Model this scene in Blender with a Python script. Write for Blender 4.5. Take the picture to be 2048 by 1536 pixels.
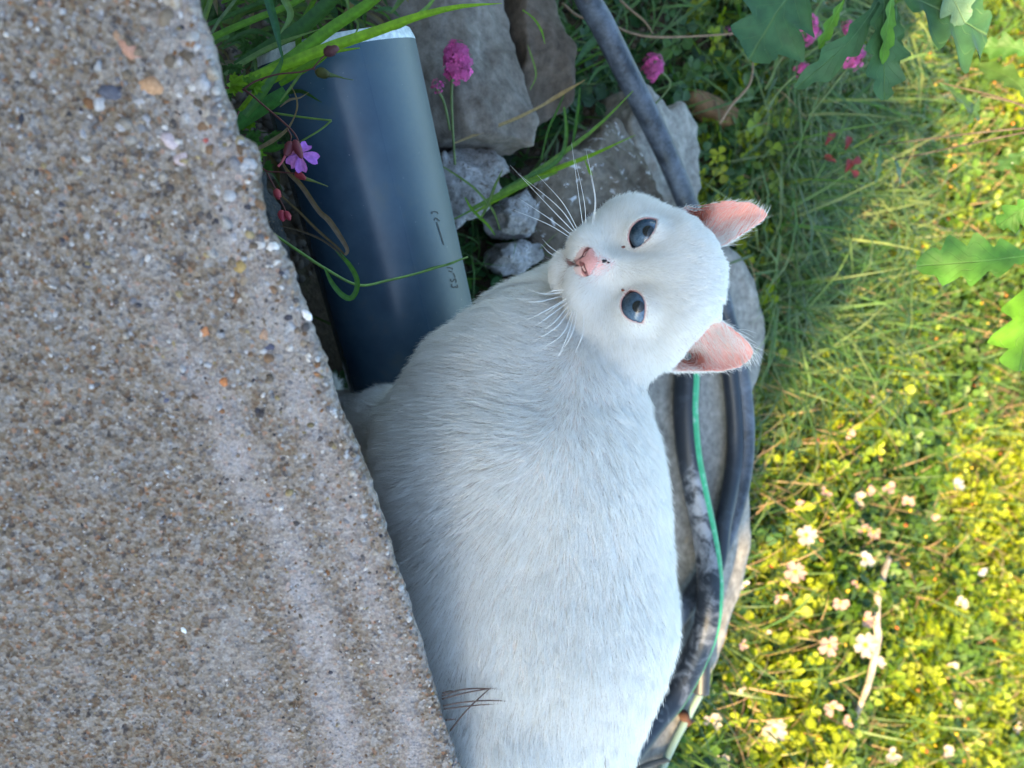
import bpy, math, random
import numpy as np

C = bpy.context.scene.collection
for _o in list(bpy.data.objects):
    bpy.data.objects.remove(_o)
rng = np.random.default_rng(7)
random.seed(7)
sc = bpy.context.scene

# ------------------------------------------------------------------ camera
PITCH = math.radians(55.0)
CAM = np.array([0.0, 0.0, 0.72])
FPX = 1480.0                                   # focal length in photo pixels
Fw = np.array([0.0, math.cos(PITCH), -math.sin(PITCH)])
Up = np.array([0.0, math.sin(PITCH), math.cos(PITCH)])
Rt = np.array([1.0, 0.0, 0.0])
from mathutils import Matrix, Vector
cam_d = bpy.data.cameras.new("camera")
cam = bpy.data.objects.new("camera", cam_d)
C.objects.link(cam)
m3 = Matrix((tuple(Up), tuple(-Rt), tuple(-Fw))).transposed()   # the phone was held on its side
cam.matrix_world = Matrix.Translation(Vector(CAM)) @ m3.to_4x4()
cam_d.sensor_width = 36.0
cam_d.lens = 36.0 * FPX / 2048.0
cam_d.clip_start = 0.02
cam_d.clip_end = 400.0
cam_d.dof.use_dof = True
cam_d.dof.focus_distance = 0.435
cam_d.dof.aperture_fstop = 26.0 / 3.2
sc.camera = cam

# ------------------------------------------------------------------ light
SUN_EL = math.radians(27.0)
SUN_DIR = np.array([0.46, -0.885, 0.0]); SUN_DIR /= np.linalg.norm(SUN_DIR)
SUN_DIR = SUN_DIR * math.cos(SUN_EL) + np.array([0, 0, math.sin(SUN_EL)])
world = bpy.data.worlds.new("World")
sc.world = world
world.use_nodes = True
wn = world.node_tree
wn.nodes.clear()
sky = wn.nodes.new("ShaderNodeTexSky"); sky.sky_type = 'NISHITA'
sky.sun_disc = False
sky.sun_elevation = SUN_EL
sky.sun_rotation = math.atan2(SUN_DIR[0], SUN_DIR[1])
sky.air_density = 1.0; sky.dust_density = 1.5; sky.ozone_density = 1.0
bg = wn.nodes.new("ShaderNodeBackground"); bg.inputs[1].default_value = 0.15
wo = wn.nodes.new("ShaderNodeOutputWorld")
wb = wn.nodes.new("ShaderNodeMix"); wb.data_type = 'RGBA'; wb.blend_type = 'MULTIPLY'; wb.inputs[0].default_value = 1.0
wb.inputs[7].default_value = (0.95, 1.03, 0.97, 1)           # the phone's white balance in the shade
wn.links.new(sky.outputs[0], wb.inputs[6]); wn.links.new(wb.outputs[2], bg.inputs[0]); wn.links.new(bg.outputs[0], wo.inputs[0])
sun_d = bpy.data.lights.new("sun", 'SUN')
sun_d.energy = 5.0; sun_d.angle = math.radians(0.6); sun_d.color = (1.0, 0.72, 0.36)
sun = bpy.data.objects.new("sun", sun_d); C.objects.link(sun)
sun.rotation_euler = Vector(tuple(SUN_DIR)).to_track_quat('Z', 'Y').to_euler()
sun.location = (0, 0, 5)
sc.view_settings.view_transform = 'Standard'
sc.view_settings.look = 'None'
sc.view_settings.exposure = 2.42
sc.view_settings.gamma = 1.0
sc.view_settings.use_curve_mapping = False
sc.cycles.use_denoising = True
sc.cycles.max_bounces = 8
sc.cycles.diffuse_bounces = 4
sc.cycles.glossy_bounces = 3
sc.cycles.transmission_bounces = 4
sc.cycles.transparent_max_bounces = 8
sc.cycles.use_adaptive_sampling = True
sc.cycles.adaptive_threshold = 0.01
sc.cycles_curves.shape = 'RIBBONS'

# ------------------------------------------------------------------ helpers
def nrm(v):
    v = np.asarray(v, float)
    return v / np.maximum(np.linalg.norm(v, axis=-1, keepdims=True), 1e-12)

def P(ix, iy, d):
    """point at depth d (metres along the view axis) seen at photo pixel ix, iy"""
    return CAM + d * (Fw + (iy - 768.0) / FPX * Rt + (ix - 1024.0) / FPX * Up)

def G(ix, iy, z=0.0):
    """point on the horizontal level z seen at photo pixel ix, iy"""
    r = Fw + (iy - 768.0) / FPX * Rt + (ix - 1024.0) / FPX * Up
    return CAM + r * ((z - CAM[2]) / r[2])

def px_of(Pw):
    d = Pw - CAM
    dep = d @ Fw
    return 1024 + FPX * (d @ Up) / dep, 768 + FPX * (d @ Rt) / dep, dep

def hash3(i, j, k, seed=0):
    n = (i.astype(np.int64) * 374761393 + j.astype(np.int64) * 668265263 + k.astype(np.int64) * 2147483647 + seed * 974634777)
    n = (n ^ (n >> 13)) * 1274126177
    n = n ^ (n >> 16)
    return (n & 0xffffff).astype(np.float64) / 0xffffff

def vnoise(p, seed=0):
    p = np.asarray(p, float)
    f = np.floor(p).astype(np.int64)
    t = p - f
    t = t * t * (3 - 2 * t)
    out = 0
    for a in (0, 1):
        for b in (0, 1):
            for c in (0, 1):
                w = (t[..., 0] if a else 1 - t[..., 0]) * (t[..., 1] if b else 1 - t[..., 1]) * (t[..., 2] if c else 1 - t[..., 2])
                out = out + w * hash3(f[..., 0] + a, f[..., 1] + b, f[..., 2] + c, seed)
    return out * 2 - 1

def fbm(p, oct=4, seed=0):
    p = np.asarray(p, float)
    s, a = 0, 0.5
    for o in range(oct):
        s = s + a * vnoise(p * 2 ** o, seed + o * 17)
        a *= 0.5
    return s

def new_mesh(name, V, Fc, mats=None, smooth=True, attrs=None, uv=None):
    """V (n,3); Fc: an (m,k) array, or a list of such arrays"""
    me = bpy.data.meshes.new(name)
    V = np.asarray(V, np.float32)
    if isinstance(Fc, np.ndarray):
        Fc = [Fc]
    Fc = [np.asarray(f, np.int32) for f in Fc if len(f)]
    loops = np.concatenate([f.ravel() for f in Fc])
    counts = np.concatenate([np.full(len(f), f.shape[1], np.int32) for f in Fc])
    starts = np.concatenate([[0], np.cumsum(counts)[:-1]]).astype(np.int32)
    me.vertices.add(len(V)); me.vertices.foreach_set("co", V.ravel())
    me.loops.add(len(loops)); me.loops.foreach_set("vertex_index", loops)
    me.polygons.add(len(counts)); me.polygons.foreach_set("loop_start", starts)
    try:
        me.polygons.foreach_set("loop_total", counts)
    except Exception:
        pass
    if smooth:
        me.polygons.foreach_set("use_smooth", np.ones(len(counts), bool))
    for nme, arr in (attrs or {}).items():
        arr = np.asarray(arr, np.float32)
        if arr.ndim == 1:
            a = me.attributes.new(nme, 'FLOAT', 'POINT'); a.data.foreach_set("value", arr)
        else:
            if arr.shape[1] == 3:
                arr = np.concatenate([arr, np.ones((len(arr), 1), np.float32)], 1)
            a = me.attributes.new(nme, 'FLOAT_COLOR', 'POINT'); a.data.foreach_set("color", np.ascontiguousarray(arr).ravel())
    me.update(calc_edges=True)
    if mats is not None:
        me.materials.append(mats)
    return me

def tag(o, label=None, cat=None, group=None, kind=None):
    if label: o["label"] = label
    if cat: o["category"] = cat
    if group: o["group"] = group
    if kind: o["kind"] = kind
    return o

def thing(name, label, cat, loc, group=None, kind=None):
    o = bpy.data.objects.new(name, None)
    o.empty_display_size = 0.02
    o.location = tuple(float(x) for x in loc)
    C.objects.link(o)
    return tag(o, label, cat, group, kind)

def origin_of(o):
    p = np.zeros(3)
    while o is not None:
        p = p + np.array(o.location)
        o = o.parent
    return p

def obj(name, V, Fc, mat, parent=None, label=None, kind=None, loc=None, **kw):
    """one mesh object; V in world coordinates"""
    V = np.asarray(V, float)
    org = origin_of(parent) if parent is not None else (np.asarray(loc, float) if loc is not None else np.zeros(3))
    me = new_mesh(name, V - org, Fc, mat, **kw)
    o = bpy.data.objects.new(name, me)
    C.objects.link(o)
    if parent is not None:
        o.parent = parent
    else:
        o.location = tuple(org)
    if label: o["label"] = label
    if kind: o["kind"] = kind
    return o

def surface_nets(Fv, X, Y, Z):
    """isosurface (0 level) of Fv sampled on the rectilinear grid X, Y, Z"""
    nx, ny, nz = Fv.shape
    ins = Fv < 0
    s = np.zeros((nx - 1, ny - 1, nz - 1), np.uint8)
    for a in (0, 1):
        for b in (0, 1):
            for c in (0, 1):
                s += ins[a:nx - 1 + a, b:ny - 1 + b, c:nz - 1 + c]
    act = (s > 0) & (s < 8)
    idx = np.full(act.shape, -1, np.int64)
    ci, cj, ck = np.nonzero(act)
    n = len(ci)
    idx[ci, cj, ck] = np.arange(n)
    acc = np.zeros((n, 3)); cnt = np.zeros(n)
    ax = (X, Y, Z)
    corners = [(a, b, c) for a in (0, 1) for b in (0, 1) for c in (0, 1)]
    for A in corners:
        for B in corners:
            if sum(B) - sum(A) == 1 and all(y >= x for x, y in zip(A, B)):
                fa = Fv[ci + A[0], cj + A[1], ck + A[2]].astype(float); fb = Fv[ci + B[0], cj + B[1], ck + B[2]].astype(float)
                m = (fa < 0) != (fb < 0)
                t = np.where(m, fa / np.where(m, fa - fb, 1), 0)
                pa = np.stack([X[ci + A[0]], Y[cj + A[1]], Z[ck + A[2]]], 1)
                pb = np.stack([X[ci + B[0]], Y[cj + B[1]], Z[ck + B[2]]], 1)
                acc += np.where(m[:, None], pa + (pb - pa) * t[:, None], 0)
                cnt += m
    V = acc / cnt[:, None]
    quads = []
    for axis in range(3):
        sl0 = [slice(1, -1)] * 3; sl1 = [slice(1, -1)] * 3
        sl0[axis] = slice(0, -1); sl1[axis] = slice(1, None)
        a = ins[tuple(sl0)]; b = ins[tuple(sl1)]
        ei, ej, ek = np.nonzero(a != b)
        fl = a[ei, ej, ek]
        e = [ei + 1, ej + 1, ek + 1]; e[axis] = e[axis] - 1
        o1, o2 = [(1, 2), (2, 0), (0, 1)][axis]
        def cell(d1, d2):
            c = [e[0].copy(), e[1].copy(), e[2].copy()]
            c[o1] -= d1; c[o2] -= d2
            return idx[c[0], c[1], c[2]]
        q = np.stack([cell(1, 1), cell(0, 1), cell(0, 0), cell(1, 0)], 1)
        q[~fl] = q[~fl][:, ::-1]
        quads.append(q)
    return V, np.concatenate(quads)

def smin(a, b, k):
    h = np.maximum(k - np.abs(a - b), 0) / k
    return np.minimum(a, b) - h * h * k * 0.25

def smax(a, b, k):
    return -smin(-a, -b, k)

def vert_normals(V, Fq):
    if Fq.shape[1] == 4:
        n = np.cross(V[Fq[:, 2]] - V[Fq[:, 0]], V[Fq[:, 3]] - V[Fq[:, 1]])
    else:
        n = np.cross(V[Fq[:, 1]] - V[Fq[:, 0]], V[Fq[:, 2]] - V[Fq[:, 0]])
    N = np.zeros_like(V)
    for k in range(Fq.shape[1]):
        np.add.at(N, Fq[:, k], n)
    return nrm(N)

def catmull(pts, n):
    pts = np.asarray(pts, float)
    p = np.vstack([2 * pts[0] - pts[1], pts, 2 * pts[-1] - pts[-2]])
    m = len(pts) - 1
    t = np.linspace(0, m - 1e-9, n)
    i = np.floor(t).astype(int); u = (t - i)[:, None]
    a, b, c, d = p[i], p[i + 1], p[i + 2], p[i + 3]
    return 0.5 * ((2 * b) + (c - a) * u + (2 * a - 5 * b + 4 * c - d) * u ** 2 + (3 * b - a - 3 * c + d) * u ** 3)

def frames(pts):
    T = nrm(np.gradient(pts, axis=0))
    up = np.array([0, 0, 1.0]) if abs(T[0][2]) < 0.9 else np.array([1.0, 0, 0])
    N = [nrm(np.cross(T[0], up))]
    for k in range(1, len(pts)):
        v = N[-1] - T[k] * np.dot(N[-1], T[k])
        N.append(nrm(v))
    N = np.array(N)
    return T, N, np.cross(T, N)

def tube(pts, rad, seg=10, n=None, cap=True):
    pts = np.asarray(pts, float)
    if n: pts = catmull(pts, n)
    k = len(pts)
    rad = np.interp(np.linspace(0, 1, k), np.linspace(0, 1, np.size(rad)), np.atleast_1d(rad)) if np.size(rad) > 1 else np.full(k, float(np.atleast_1d(rad)[0]))
    T, N, B = frames(pts)
    a = np.linspace(0, 2 * math.pi, seg, endpoint=False)
    V = pts[:, None] + rad[:, None, None] * (np.cos(a)[None, :, None] * N[:, None] + np.sin(a)[None, :, None] * B[:, None])
    V = V.reshape(-1, 3)
    i = np.arange(k - 1)[:, None] * seg; j = np.arange(seg)[None]
    jn = (j + 1) % seg
    Fq = np.stack([i + j, i + seg + j, i + seg + jn, i + jn], -1).reshape(-1, 4)
    fs = [Fq]
    if cap:
        c0, c1 = len(V), len(V) + 1
        V = np.vstack([V, pts[:1], pts[-1:]])
        jj = np.arange(seg); jk = (jj + 1) % seg
        fs.append(np.stack([np.full(seg, c0), jj, jk], 1)[:, ::1])
        b = (k - 1) * seg
        fs.append(np.stack([np.full(seg, c1), b + jk, b + jj], 1))
    return V, fs

def join(parts):
    """[(V, faces or list)] -> V, list of faces"""
    Vs, Fs, o = [], [], 0
    for V, Fc in parts:
        if isinstance(Fc, np.ndarray): Fc = [Fc]
        Vs.append(V)
        for f in Fc:
            if len(f): Fs.append(np.asarray(f) + o)
        o += len(V)
    by = {}
    for f in Fs: by.setdefault(f.shape[1], []).append(f)
    return np.vstack(Vs), [np.concatenate(v) for v in by.values()]

# ------------------------------------------------------------------ material helpers
def mat(name, color=(0.5, 0.5, 0.5), rough=0.6, spec=0.5, **kw):
    m = bpy.data.materials.new(name); m.use_nodes = True
    b = m.node_tree.nodes["Principled BSDF"]
    b.inputs["Base Color"].default_value = (*color, 1)
    b.inputs["Roughness"].default_value = rough
    b.inputs["Specular IOR Level"].default_value = spec
    for k, v in kw.items():
        b.inputs[k.replace("_", " ")].default_value = v
    return m

class N:
    """small wrapper to wire nodes"""
    def __init__(s, m):
        s.m = m; s.t = m.node_tree; s.b = s.t.nodes["Principled BSDF"]
    def new(s, typ, **kw):
        n = s.t.nodes.new(typ)
        for k, v in kw.items(): setattr(n, k, v)
        return n
    def link(s, a, b): s.t.links.new(a, b)
    def attr(s, name, out="Color"):
        n = s.new("ShaderNodeAttribute"); n.attribute_name = name
        return n.outputs[out]
    def coord(s, out="Object"):
        return s.new("ShaderNodeTexCoord").outputs[out]
    def noise(s, vec, scale, detail=4, rough=0.55, dist=0.0):
        n = s.new("ShaderNodeTexNoise")
        n.inputs["Scale"].default_value = scale; n.inputs["Detail"].default_value = detail
        n.inputs["Roughness"].default_value = rough; n.inputs["Distortion"].default_value = dist
        if vec is not None: s.link(vec, n.inputs["Vector"])
        return n
    def voro(s, vec, scale, feature='F1', rand=1.0):
        n = s.new("ShaderNodeTexVoronoi"); n.feature = feature
        n.inputs["Scale"].default_value = scale; n.inputs["Randomness"].default_value = rand
        s.link(vec, n.inputs["Vector"]); return n
    def ramp(s, fac, stops, interp='LINEAR'):
        n = s.new("ShaderNodeValToRGB"); r = n.color_ramp; r.interpolation = interp
        while len(r.elements) > 1: r.elements.remove(r.elements[-1])
        for i, (p, c) in enumerate(stops):
            e = r.elements[0] if i == 0 else r.elements.new(p)
            e.position = p
            e.color = (*c, 1) if len(c) == 3 else c
        s.link(fac, n.inputs[0]); return n.outputs[0]
    def mix(s, fac, a, b, typ='MIX'):
        n = s.new("ShaderNodeMix"); n.data_type = 'RGBA'; n.blend_type = typ
        for sock, v in ((n.inputs[0], fac), (n.inputs[6], a), (n.inputs[7], b)):
            if isinstance(v, bpy.types.NodeSocket): s.link(v, sock)
            elif isinstance(v, (int, float)): sock.default_value = v
            else: sock.default_value = (*v, 1)
        return n.outputs[2]
    def math(s, op, a, b=0.0, clamp=False):
        n = s.new("ShaderNodeMath"); n.operation = op; n.use_clamp = clamp
        for i, v in enumerate((a, b)):
            if isinstance(v, bpy.types.NodeSocket): s.link(v, n.inputs[i])
            else: n.inputs[i].default_value = v
        return n.outputs[0]
    def bump(s, h, strength=0.3, dist=0.001, normal=None):
        n = s.new("ShaderNodeBump"); n.inputs["Strength"].default_value = strength; n.inputs["Distance"].default_value = dist
        s.link(h, n.inputs["Height"])
        if normal is not None: s.link(normal, n.inputs["Normal"])
        return n.outputs[0]
    def color(s, sock): s.link(sock, s.b.inputs["Base Color"])
    def rough(s, sock): s.link(sock, s.b.inputs["Roughness"])
    def normal(s, sock): s.link(sock, s.b.inputs["Normal"])

def leaf_material(name, rough=0.5, trans=0.35, attr="col", noise_scale=150.0, tint=None):
    """two-sided foliage: diffuse + gloss, part of the light coming through"""
    m = mat(name, (0.08, 0.16, 0.03), rough, 0.35)
    n = N(m)
    c = n.attr(attr)
    nz = n.noise(n.coord(), noise_scale, 3)
    v = n.ramp(nz.outputs[0], [(0.3, (0.75, 0.75, 0.75)), (0.7, (1.2, 1.2, 1.2))])
    c2 = n.mix(1.0, c, v, 'MULTIPLY')
    n.color(c2)
    out = [x for x in n.t.nodes if x.type == 'OUTPUT_MATERIAL'][0]
    tr = n.new("ShaderNodeBsdfTranslucent")
    warm = n.mix(1.0, c2, (1.5, 1.45, 0.5), 'MULTIPLY')
    n.link(warm, tr.inputs[0])
    mx = n.new("ShaderNodeMixShader"); mx.inputs[0].default_value = trans
    n.link(n.b.outputs[0], mx.inputs[1]); n.link(tr.outputs[0], mx.inputs[2])
    n.link(mx.outputs[0], out.inputs[0])
    return m
# ------------------------------------------------------------------ the ground
def sstep(a, b, x):
    t = np.clip((x - a) / (b - a), 0, 1)
    return t * t * (3 - 2 * t)

def terr(x, y):
    x = np.asarray(x, float); y = np.asarray(y, float)
    near = 1 - sstep(0.72, 1.0, y + 0.10 * np.sin(x * 3.0))
    p = np.stack([x, y, np.zeros_like(x)], -1)
    far = sstep(2.5, 12, np.hypot(x, y))
    return 0.055 * near + 0.02 * fbm(p * 3.0, 3, 3) * (1 + 6 * far) + 0.006 * fbm(p * 22.0, 3, 4)

_h = 90.0
_g = np.concatenate([-np.geomspace(_h, 1.6, 40), np.arange(-1.6, 1.6, 0.02), np.geomspace(1.6, _h, 40)])
_gy = np.concatenate([-np.geomspace(_h, 0.6, 36), np.arange(-0.6, 2.6, 0.02), np.geomspace(2.6, _h, 36)])
_X, _Y = np.meshgrid(_g, _gy, indexing='ij')
_V = np.stack([_X, _Y, terr(_X, _Y)], -1).reshape(-1, 3)
_i, _j = np.meshgrid(np.arange(len(_g) - 1), np.arange(len(_gy) - 1), indexing='ij')
_m = len(_gy)
_F = np.stack([_i * _m + _j, (_i + 1) * _m + _j, (_i + 1) * _m + _j + 1, _i * _m + _j + 1], -1).reshape(-1, 4)
m_soil = mat("soil", (0.06, 0.045, 0.03), 0.95, 0.15)
_n = N(m_soil); _c = _n.coord("Object")
_a = _n.noise(_c, 9, 6, 0.7); _b = _n.noise(_c, 160, 5, 0.7); _d = _n.voro(_c, 260)
_col = _n.ramp(_a.outputs[0], [(0.3, (0.035, 0.027, 0.018)), (0.55, (0.075, 0.058, 0.04)), (0.75, (0.05, 0.06, 0.025))])
_n.color(_n.mix(0.6, _col, _n.mix(1.0, _col, _n.ramp(_b.outputs[0], [(0.3, (0.4, 0.4, 0.4)), (0.7, (1.9, 1.8, 1.7))]), 'MULTIPLY')))
_n.normal(_n.bump(_b.outputs[0], 0.8, 0.006))
ground = obj("ground", _V, _F, m_soil, kind="structure")
# ------------------------------------------------------------------ unseen rendered wall, added behind the phone to cast the open shade
SA = G(1400, 1500); SB = G(1840, 60)            # the shade's edge on the ground
SD = nrm(SB - SA)                               # runs to the far left
SN = np.array([SD[1], -SD[0], 0.0]) * 1.0
if np.dot(SN, CAM * [1, 1, 0] - SA * [1, 1, 0]) < 0: SN = -SN
_az = nrm(SUN_DIR * [1, 1, 0])
_slope = math.tan(SUN_EL) / float(np.dot(_az, SN))
WALL_D = 1.95
WALL_H = WALL_D * _slope - 0.12
def wall_block(a0, a1, d0, d1, z0, z1):
    c = []
    for a in (a0, a1):
        for d in (d0, d1):
            for z in (z0, z1):
                c.append(SA + SD * a + SN * d + np.array([0, 0, z]))
    c = np.array(c)
    f = np.array([[0, 1, 3, 2], [4, 6, 7, 5], [0, 4, 5, 1], [2, 3, 7, 6], [0, 2, 6, 4], [1, 5, 7, 3]])
    return c, f
m_plaster = mat("lime_render", (0.42, 0.38, 0.32), 0.9, 0.2)
_n = N(m_plaster); _c = _n.coord("Object")
_a = _n.noise(_c, 2.2, 6); _b = _n.noise(_c, 60, 4)
_n.color(_n.mix(0.5, _n.ramp(_a.outputs[0], [(0.3, (0.34, 0.30, 0.25)), (0.7, (0.50, 0.46, 0.39))]), _n.ramp(_b.outputs[0], [(0.3, (0.36, 0.33, 0.28)), (0.7, (0.47, 0.43, 0.37))])))
_n.normal(_n.bump(_b.outputs[0], 0.5, 0.004))
wall = thing("shade_wall", "plastered wall added out of view behind the viewer to shade the cat", "wall", SA + SN * (WALL_D + 0.1))
V, Fc = wall_block(-6.5, 4.5, WALL_D, WALL_D + 0.22, -0.1, WALL_H - 0.05)
obj("wall_body", V, Fc, m_plaster, wall, smooth=False)
m_cop = mat("coping_stone", (0.33, 0.31, 0.28), 0.85, 0.2)
_n = N(m_cop); _a = _n.noise(_n.coord(), 9, 5)
_n.color(_n.ramp(_a.outputs[0], [(0.3, (0.25, 0.24, 0.2)), (0.7, (0.40, 0.37, 0.32))]))
_rr = np.random.default_rng(3)
_a0 = -6.5
_k = 0
while _a0 < 4.5:
    _w = _rr.uniform(0.35, 0.55)
    V, Fc = wall_block(_a0 + 0.004, min(_a0 + _w, 4.5) - 0.004, WALL_D - 0.03, WALL_D + 0.25, WALL_H - 0.048, WALL_H + _rr.uniform(0.0, 0.035))
    obj("coping_stone", V, Fc, m_cop, wall, smooth=False)
    _a0 += _w

# creeper added unseen on top of the wall to break up the shade's edge
_rr = np.random.default_rng(8)
nl = 6500
al = _rr.uniform(-6.3, 4.3, nl)
prof_h = 0.04 + 0.22 * np.clip(0.5 + 1.3 * fbm(np.stack([al * 1.9, 0 * al, 0 * al], 1), 3, 51), 0, 1.3)
zl = WALL_H - 0.05 + prof_h * _rr.random(nl) ** 1.3
dl = WALL_D + 0.1 + _rr.normal(0, 0.09, nl)
Tl = SA[None] + SD[None] * al[:, None] + SN[None] * dl[:, None]; Tl[:, 2] = zl
LTV = np.array([[0, 0, 0], [0.5, 0.4, .1], [0.35, 0.8, .05], [0, 1.0, 0], [-0.35, 0.8, .05], [-0.5, 0.4, .1]], float)
LTF = np.array([[0, 1, 2], [0, 2, 3], [0, 3, 4], [0, 4, 5]])
qq = nrm(_rr.normal(size=(nl, 4))); w_, x_, y_, z_ = qq.T
Ml = np.stack([np.stack([1 - 2 * (y_ * y_ + z_ * z_), 2 * (x_ * y_ - z_ * w_), 2 * (x_ * z_ + y_ * w_)], -1), np.stack([2 * (x_ * y_ + z_ * w_), 1 - 2 * (x_ * x_ + z_ * z_), 2 * (y_ * z_ - x_ * w_)], -1), np.stack([2 * (x_ * z_ - y_ * w_), 2 * (y_ * z_ + x_ * w_), 1 - 2 * (x_ * x_ + y_ * y_)], -1)], 1) * _rr.uniform(.035, .07, (nl, 1, 1))
Vl = (np.einsum('nij,vj->nvi', Ml, LTV) + Tl[:, None]).reshape(-1, 3)
Fl = (LTF[None] + (np.arange(nl) * 6)[:, None, None]).reshape(-1, 3)
m_creeper = leaf_material("creeper_leaf", 0.5, 0.25)
cr = thing("shade_creeper", "leafy creeper added out of view along the wall top to roughen its shadow edge", "shade_creeper", SA + SN * (WALL_D + 0.1) + np.array([0, 0, WALL_H]))
obj("foliage", Vl, Fl, m_creeper, cr, kind="stuff", attrs={"col": np.repeat(np.array([[0.05, 0.11, 0.03]]) * _rr.uniform(.6, 1.5, (nl, 1)), 6, axis=0)})
for k in range(9):
    a0 = -6 + k * 1.15
    pts = []
    for q in range(7):
        p = SA + SD * (a0 + .16 * q + .05 * math.sin(q * 2 + k)) + SN * (WALL_D + .1 + .03 * math.sin(q * 3)); p = p * np.array([1, 1, 0]) + np.array([0, 0, WALL_H + .02 + .03 * math.sin(q + k)]); pts.append(p)
    Vt, Ft = tube(pts, [.009, .007, .003], 8, 30)
    obj("stem", Vt, Ft, m_cop, cr)
# ------------------------------------------------------------------ stones
def stone_mesh(poly, ztop, th, step=0.004, rnd=0.012, rough=0.006, nscale=18, tilt=(0, 0), seed=0, fine=0.0015, fscale=90, px=True, chips=0):
    """poly: photo pixels (traced on the level ztop) -> a real block of thickness th"""
    W = np.array([G(a, b, ztop)[:2] for a, b in poly]) if px else np.asarray(poly, float)
    lo = W.min(0) - 0.03; hi = W.max(0) + 0.03
    xs = np.arange(lo[0], hi[0], step); ys = np.arange(lo[1], hi[1], step)
    zmx = abs(tilt[0]) * (hi[0] - lo[0]) / 2 + abs(tilt[1]) * (hi[1] - lo[1]) / 2
    zs = np.arange(ztop - th - 0.03 - zmx, ztop + 0.03 + zmx, step)
    x2, y2 = np.meshgrid(xs, ys, indexing='ij')
    p2 = np.stack([x2, y2, np.full_like(x2, seed * 7.3)], -1)
    sd = poly_sd(x2 + 0.5 * rough * vnoise(p2 * 30, seed), y2, W) + rough * 0.8 * fbm(p2 * nscale, 3, seed + 1)
    c = W.mean(0)
    top = ztop + tilt[0] * (x2 - c[0]) + tilt[1] * (y2 - c[1]) + rough * fbm(p2 * nscale * 0.7, 4, seed + 2)
    z = zs[None, None, :]
    vert = np.abs(z - (top - th / 2)[:, :, None]) - th / 2
    d = smax(np.broadcast_to(sd[:, :, None], vert.shape), vert, rnd * 2)
    rr = np.random.default_rng(seed + 100)
    half = (W.max(0) - W.min(0)) / 2
    cc0 = (W.max(0) + W.min(0)) / 2
    for q in range(chips):
        a = rr.uniform(0, 2 * math.pi); el = rr.uniform(0.5, 1.25)
        nv = np.array([math.cos(a) * math.cos(el), math.sin(a) * math.cos(el), math.sin(el)])
        ext = abs(nv[0]) * half[0] + abs(nv[1]) * half[1] + nv[2] * th / 2
        off = ext * rr.uniform(0.50, 0.80)
        pl = nv[0] * (x2[:, :, None] - cc0[0]) + nv[1] * (y2[:, :, None] - cc0[1]) + nv[2] * (z - (ztop - th / 2)) - off
        pl = pl + (0.35 * rough * vnoise(p2 * 45 + q, seed + q))[:, :, None]
        d = smax(d, pl, 0.003)
    V, Fq = surface_nets(d, xs, ys, zs)
    V = relax(V, Fq, 1, 0.3)
    if fine:
        V = V + vert_normals(V, Fq) * (fine * fbm(V * fscale, 4, seed + 5) - 1.2 * fine * np.abs(vnoise(V * fscale * 0.45, seed + 6)))[:, None]
    return V, Fq

def relax(V, Fq, it=1, lam=0.5):
    for _ in range(it):
        S = np.zeros_like(V); c = np.zeros(len(V))
        for a in range(4):
            b = (a + 1) % 4
            np.add.at(S, Fq[:, a], V[Fq[:, b]]); np.add.at(c, Fq[:, a], 1)
            np.add.at(S, Fq[:, b], V[Fq[:, a]]); np.add.at(c, Fq[:, b], 1)
        V = V + lam * (S / c[:, None] - V)
    return V

def poly_sd(x, y, poly):
    d = np.full(x.shape, 1e9); inside = np.zeros(x.shape, bool)
    n = len(poly)
    for i in range(n):
        ax_, ay_ = poly[i][0], poly[i][1]; bx_, by_ = poly[(i + 1) % n][0], poly[(i + 1) % n][1]
        ex, ey = bx_ - ax_, by_ - ay_
        t = np.clip(((x - ax_) * ex + (y - ay_) * ey) / (ex * ex + ey * ey), 0, 1)
        d = np.minimum(d, (x - ax_ - t * ex) ** 2 + (y - ay_ - t * ey) ** 2)
        c = ((ay_ <= y) != (by_ <= y)) & (x < ex * (y - ay_) / (ey if abs(ey) > 1e-9 else 1e-9) + ax_)
        inside ^= c
    d = np.sqrt(d)
    return np.where(inside, -d, d)

def stone_mat(name, lo, mid, hi, speck=None, speck_amt=0.66, scale=14, rough=0.85, bump=0.5, bscale=250, stain=None):
    m = mat(name, mid, rough, 0.25)
    n = N(m); c = n.coord("Object")
    a = n.noise(c, scale, 6, 0.65); b = n.noise(c, scale * 9, 5, 0.7); f = n.noise(c, bscale, 4, 0.7)
    col = n.ramp(a.outputs[0], [(0.3, lo), (0.5, mid), (0.7, hi)])
    col = n.mix(1.0, col, n.ramp(b.outputs[0], [(0.3, (0.55, 0.54, 0.52)), (0.7, (1.35, 1.35, 1.35))]), 'MULTIPLY')
    if stain:
        s = n.noise(c, 26, 3, 0.5); col = n.mix(n.ramp(s.outputs[0], [(0.66, (0, 0, 0)), (0.74, (0.8, 0.8, 0.8))]), col, stain)
    if speck:
        s = n.noise(c, scale * 6, 3, 0.75, 0.6); col = n.mix(n.ramp(s.outputs[0], [(speck_amt, (0, 0, 0)), (speck_amt + 0.05, (1, 1, 1))]), col, speck)
    n.color(col)
    h = n.math('ADD', n.math('MULTIPLY', b.outputs[0], 0.8), n.math('MULTIPLY', f.outputs[0], 0.5))
    n.normal(n.bump(h, bump, 0.003))
    return m

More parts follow.
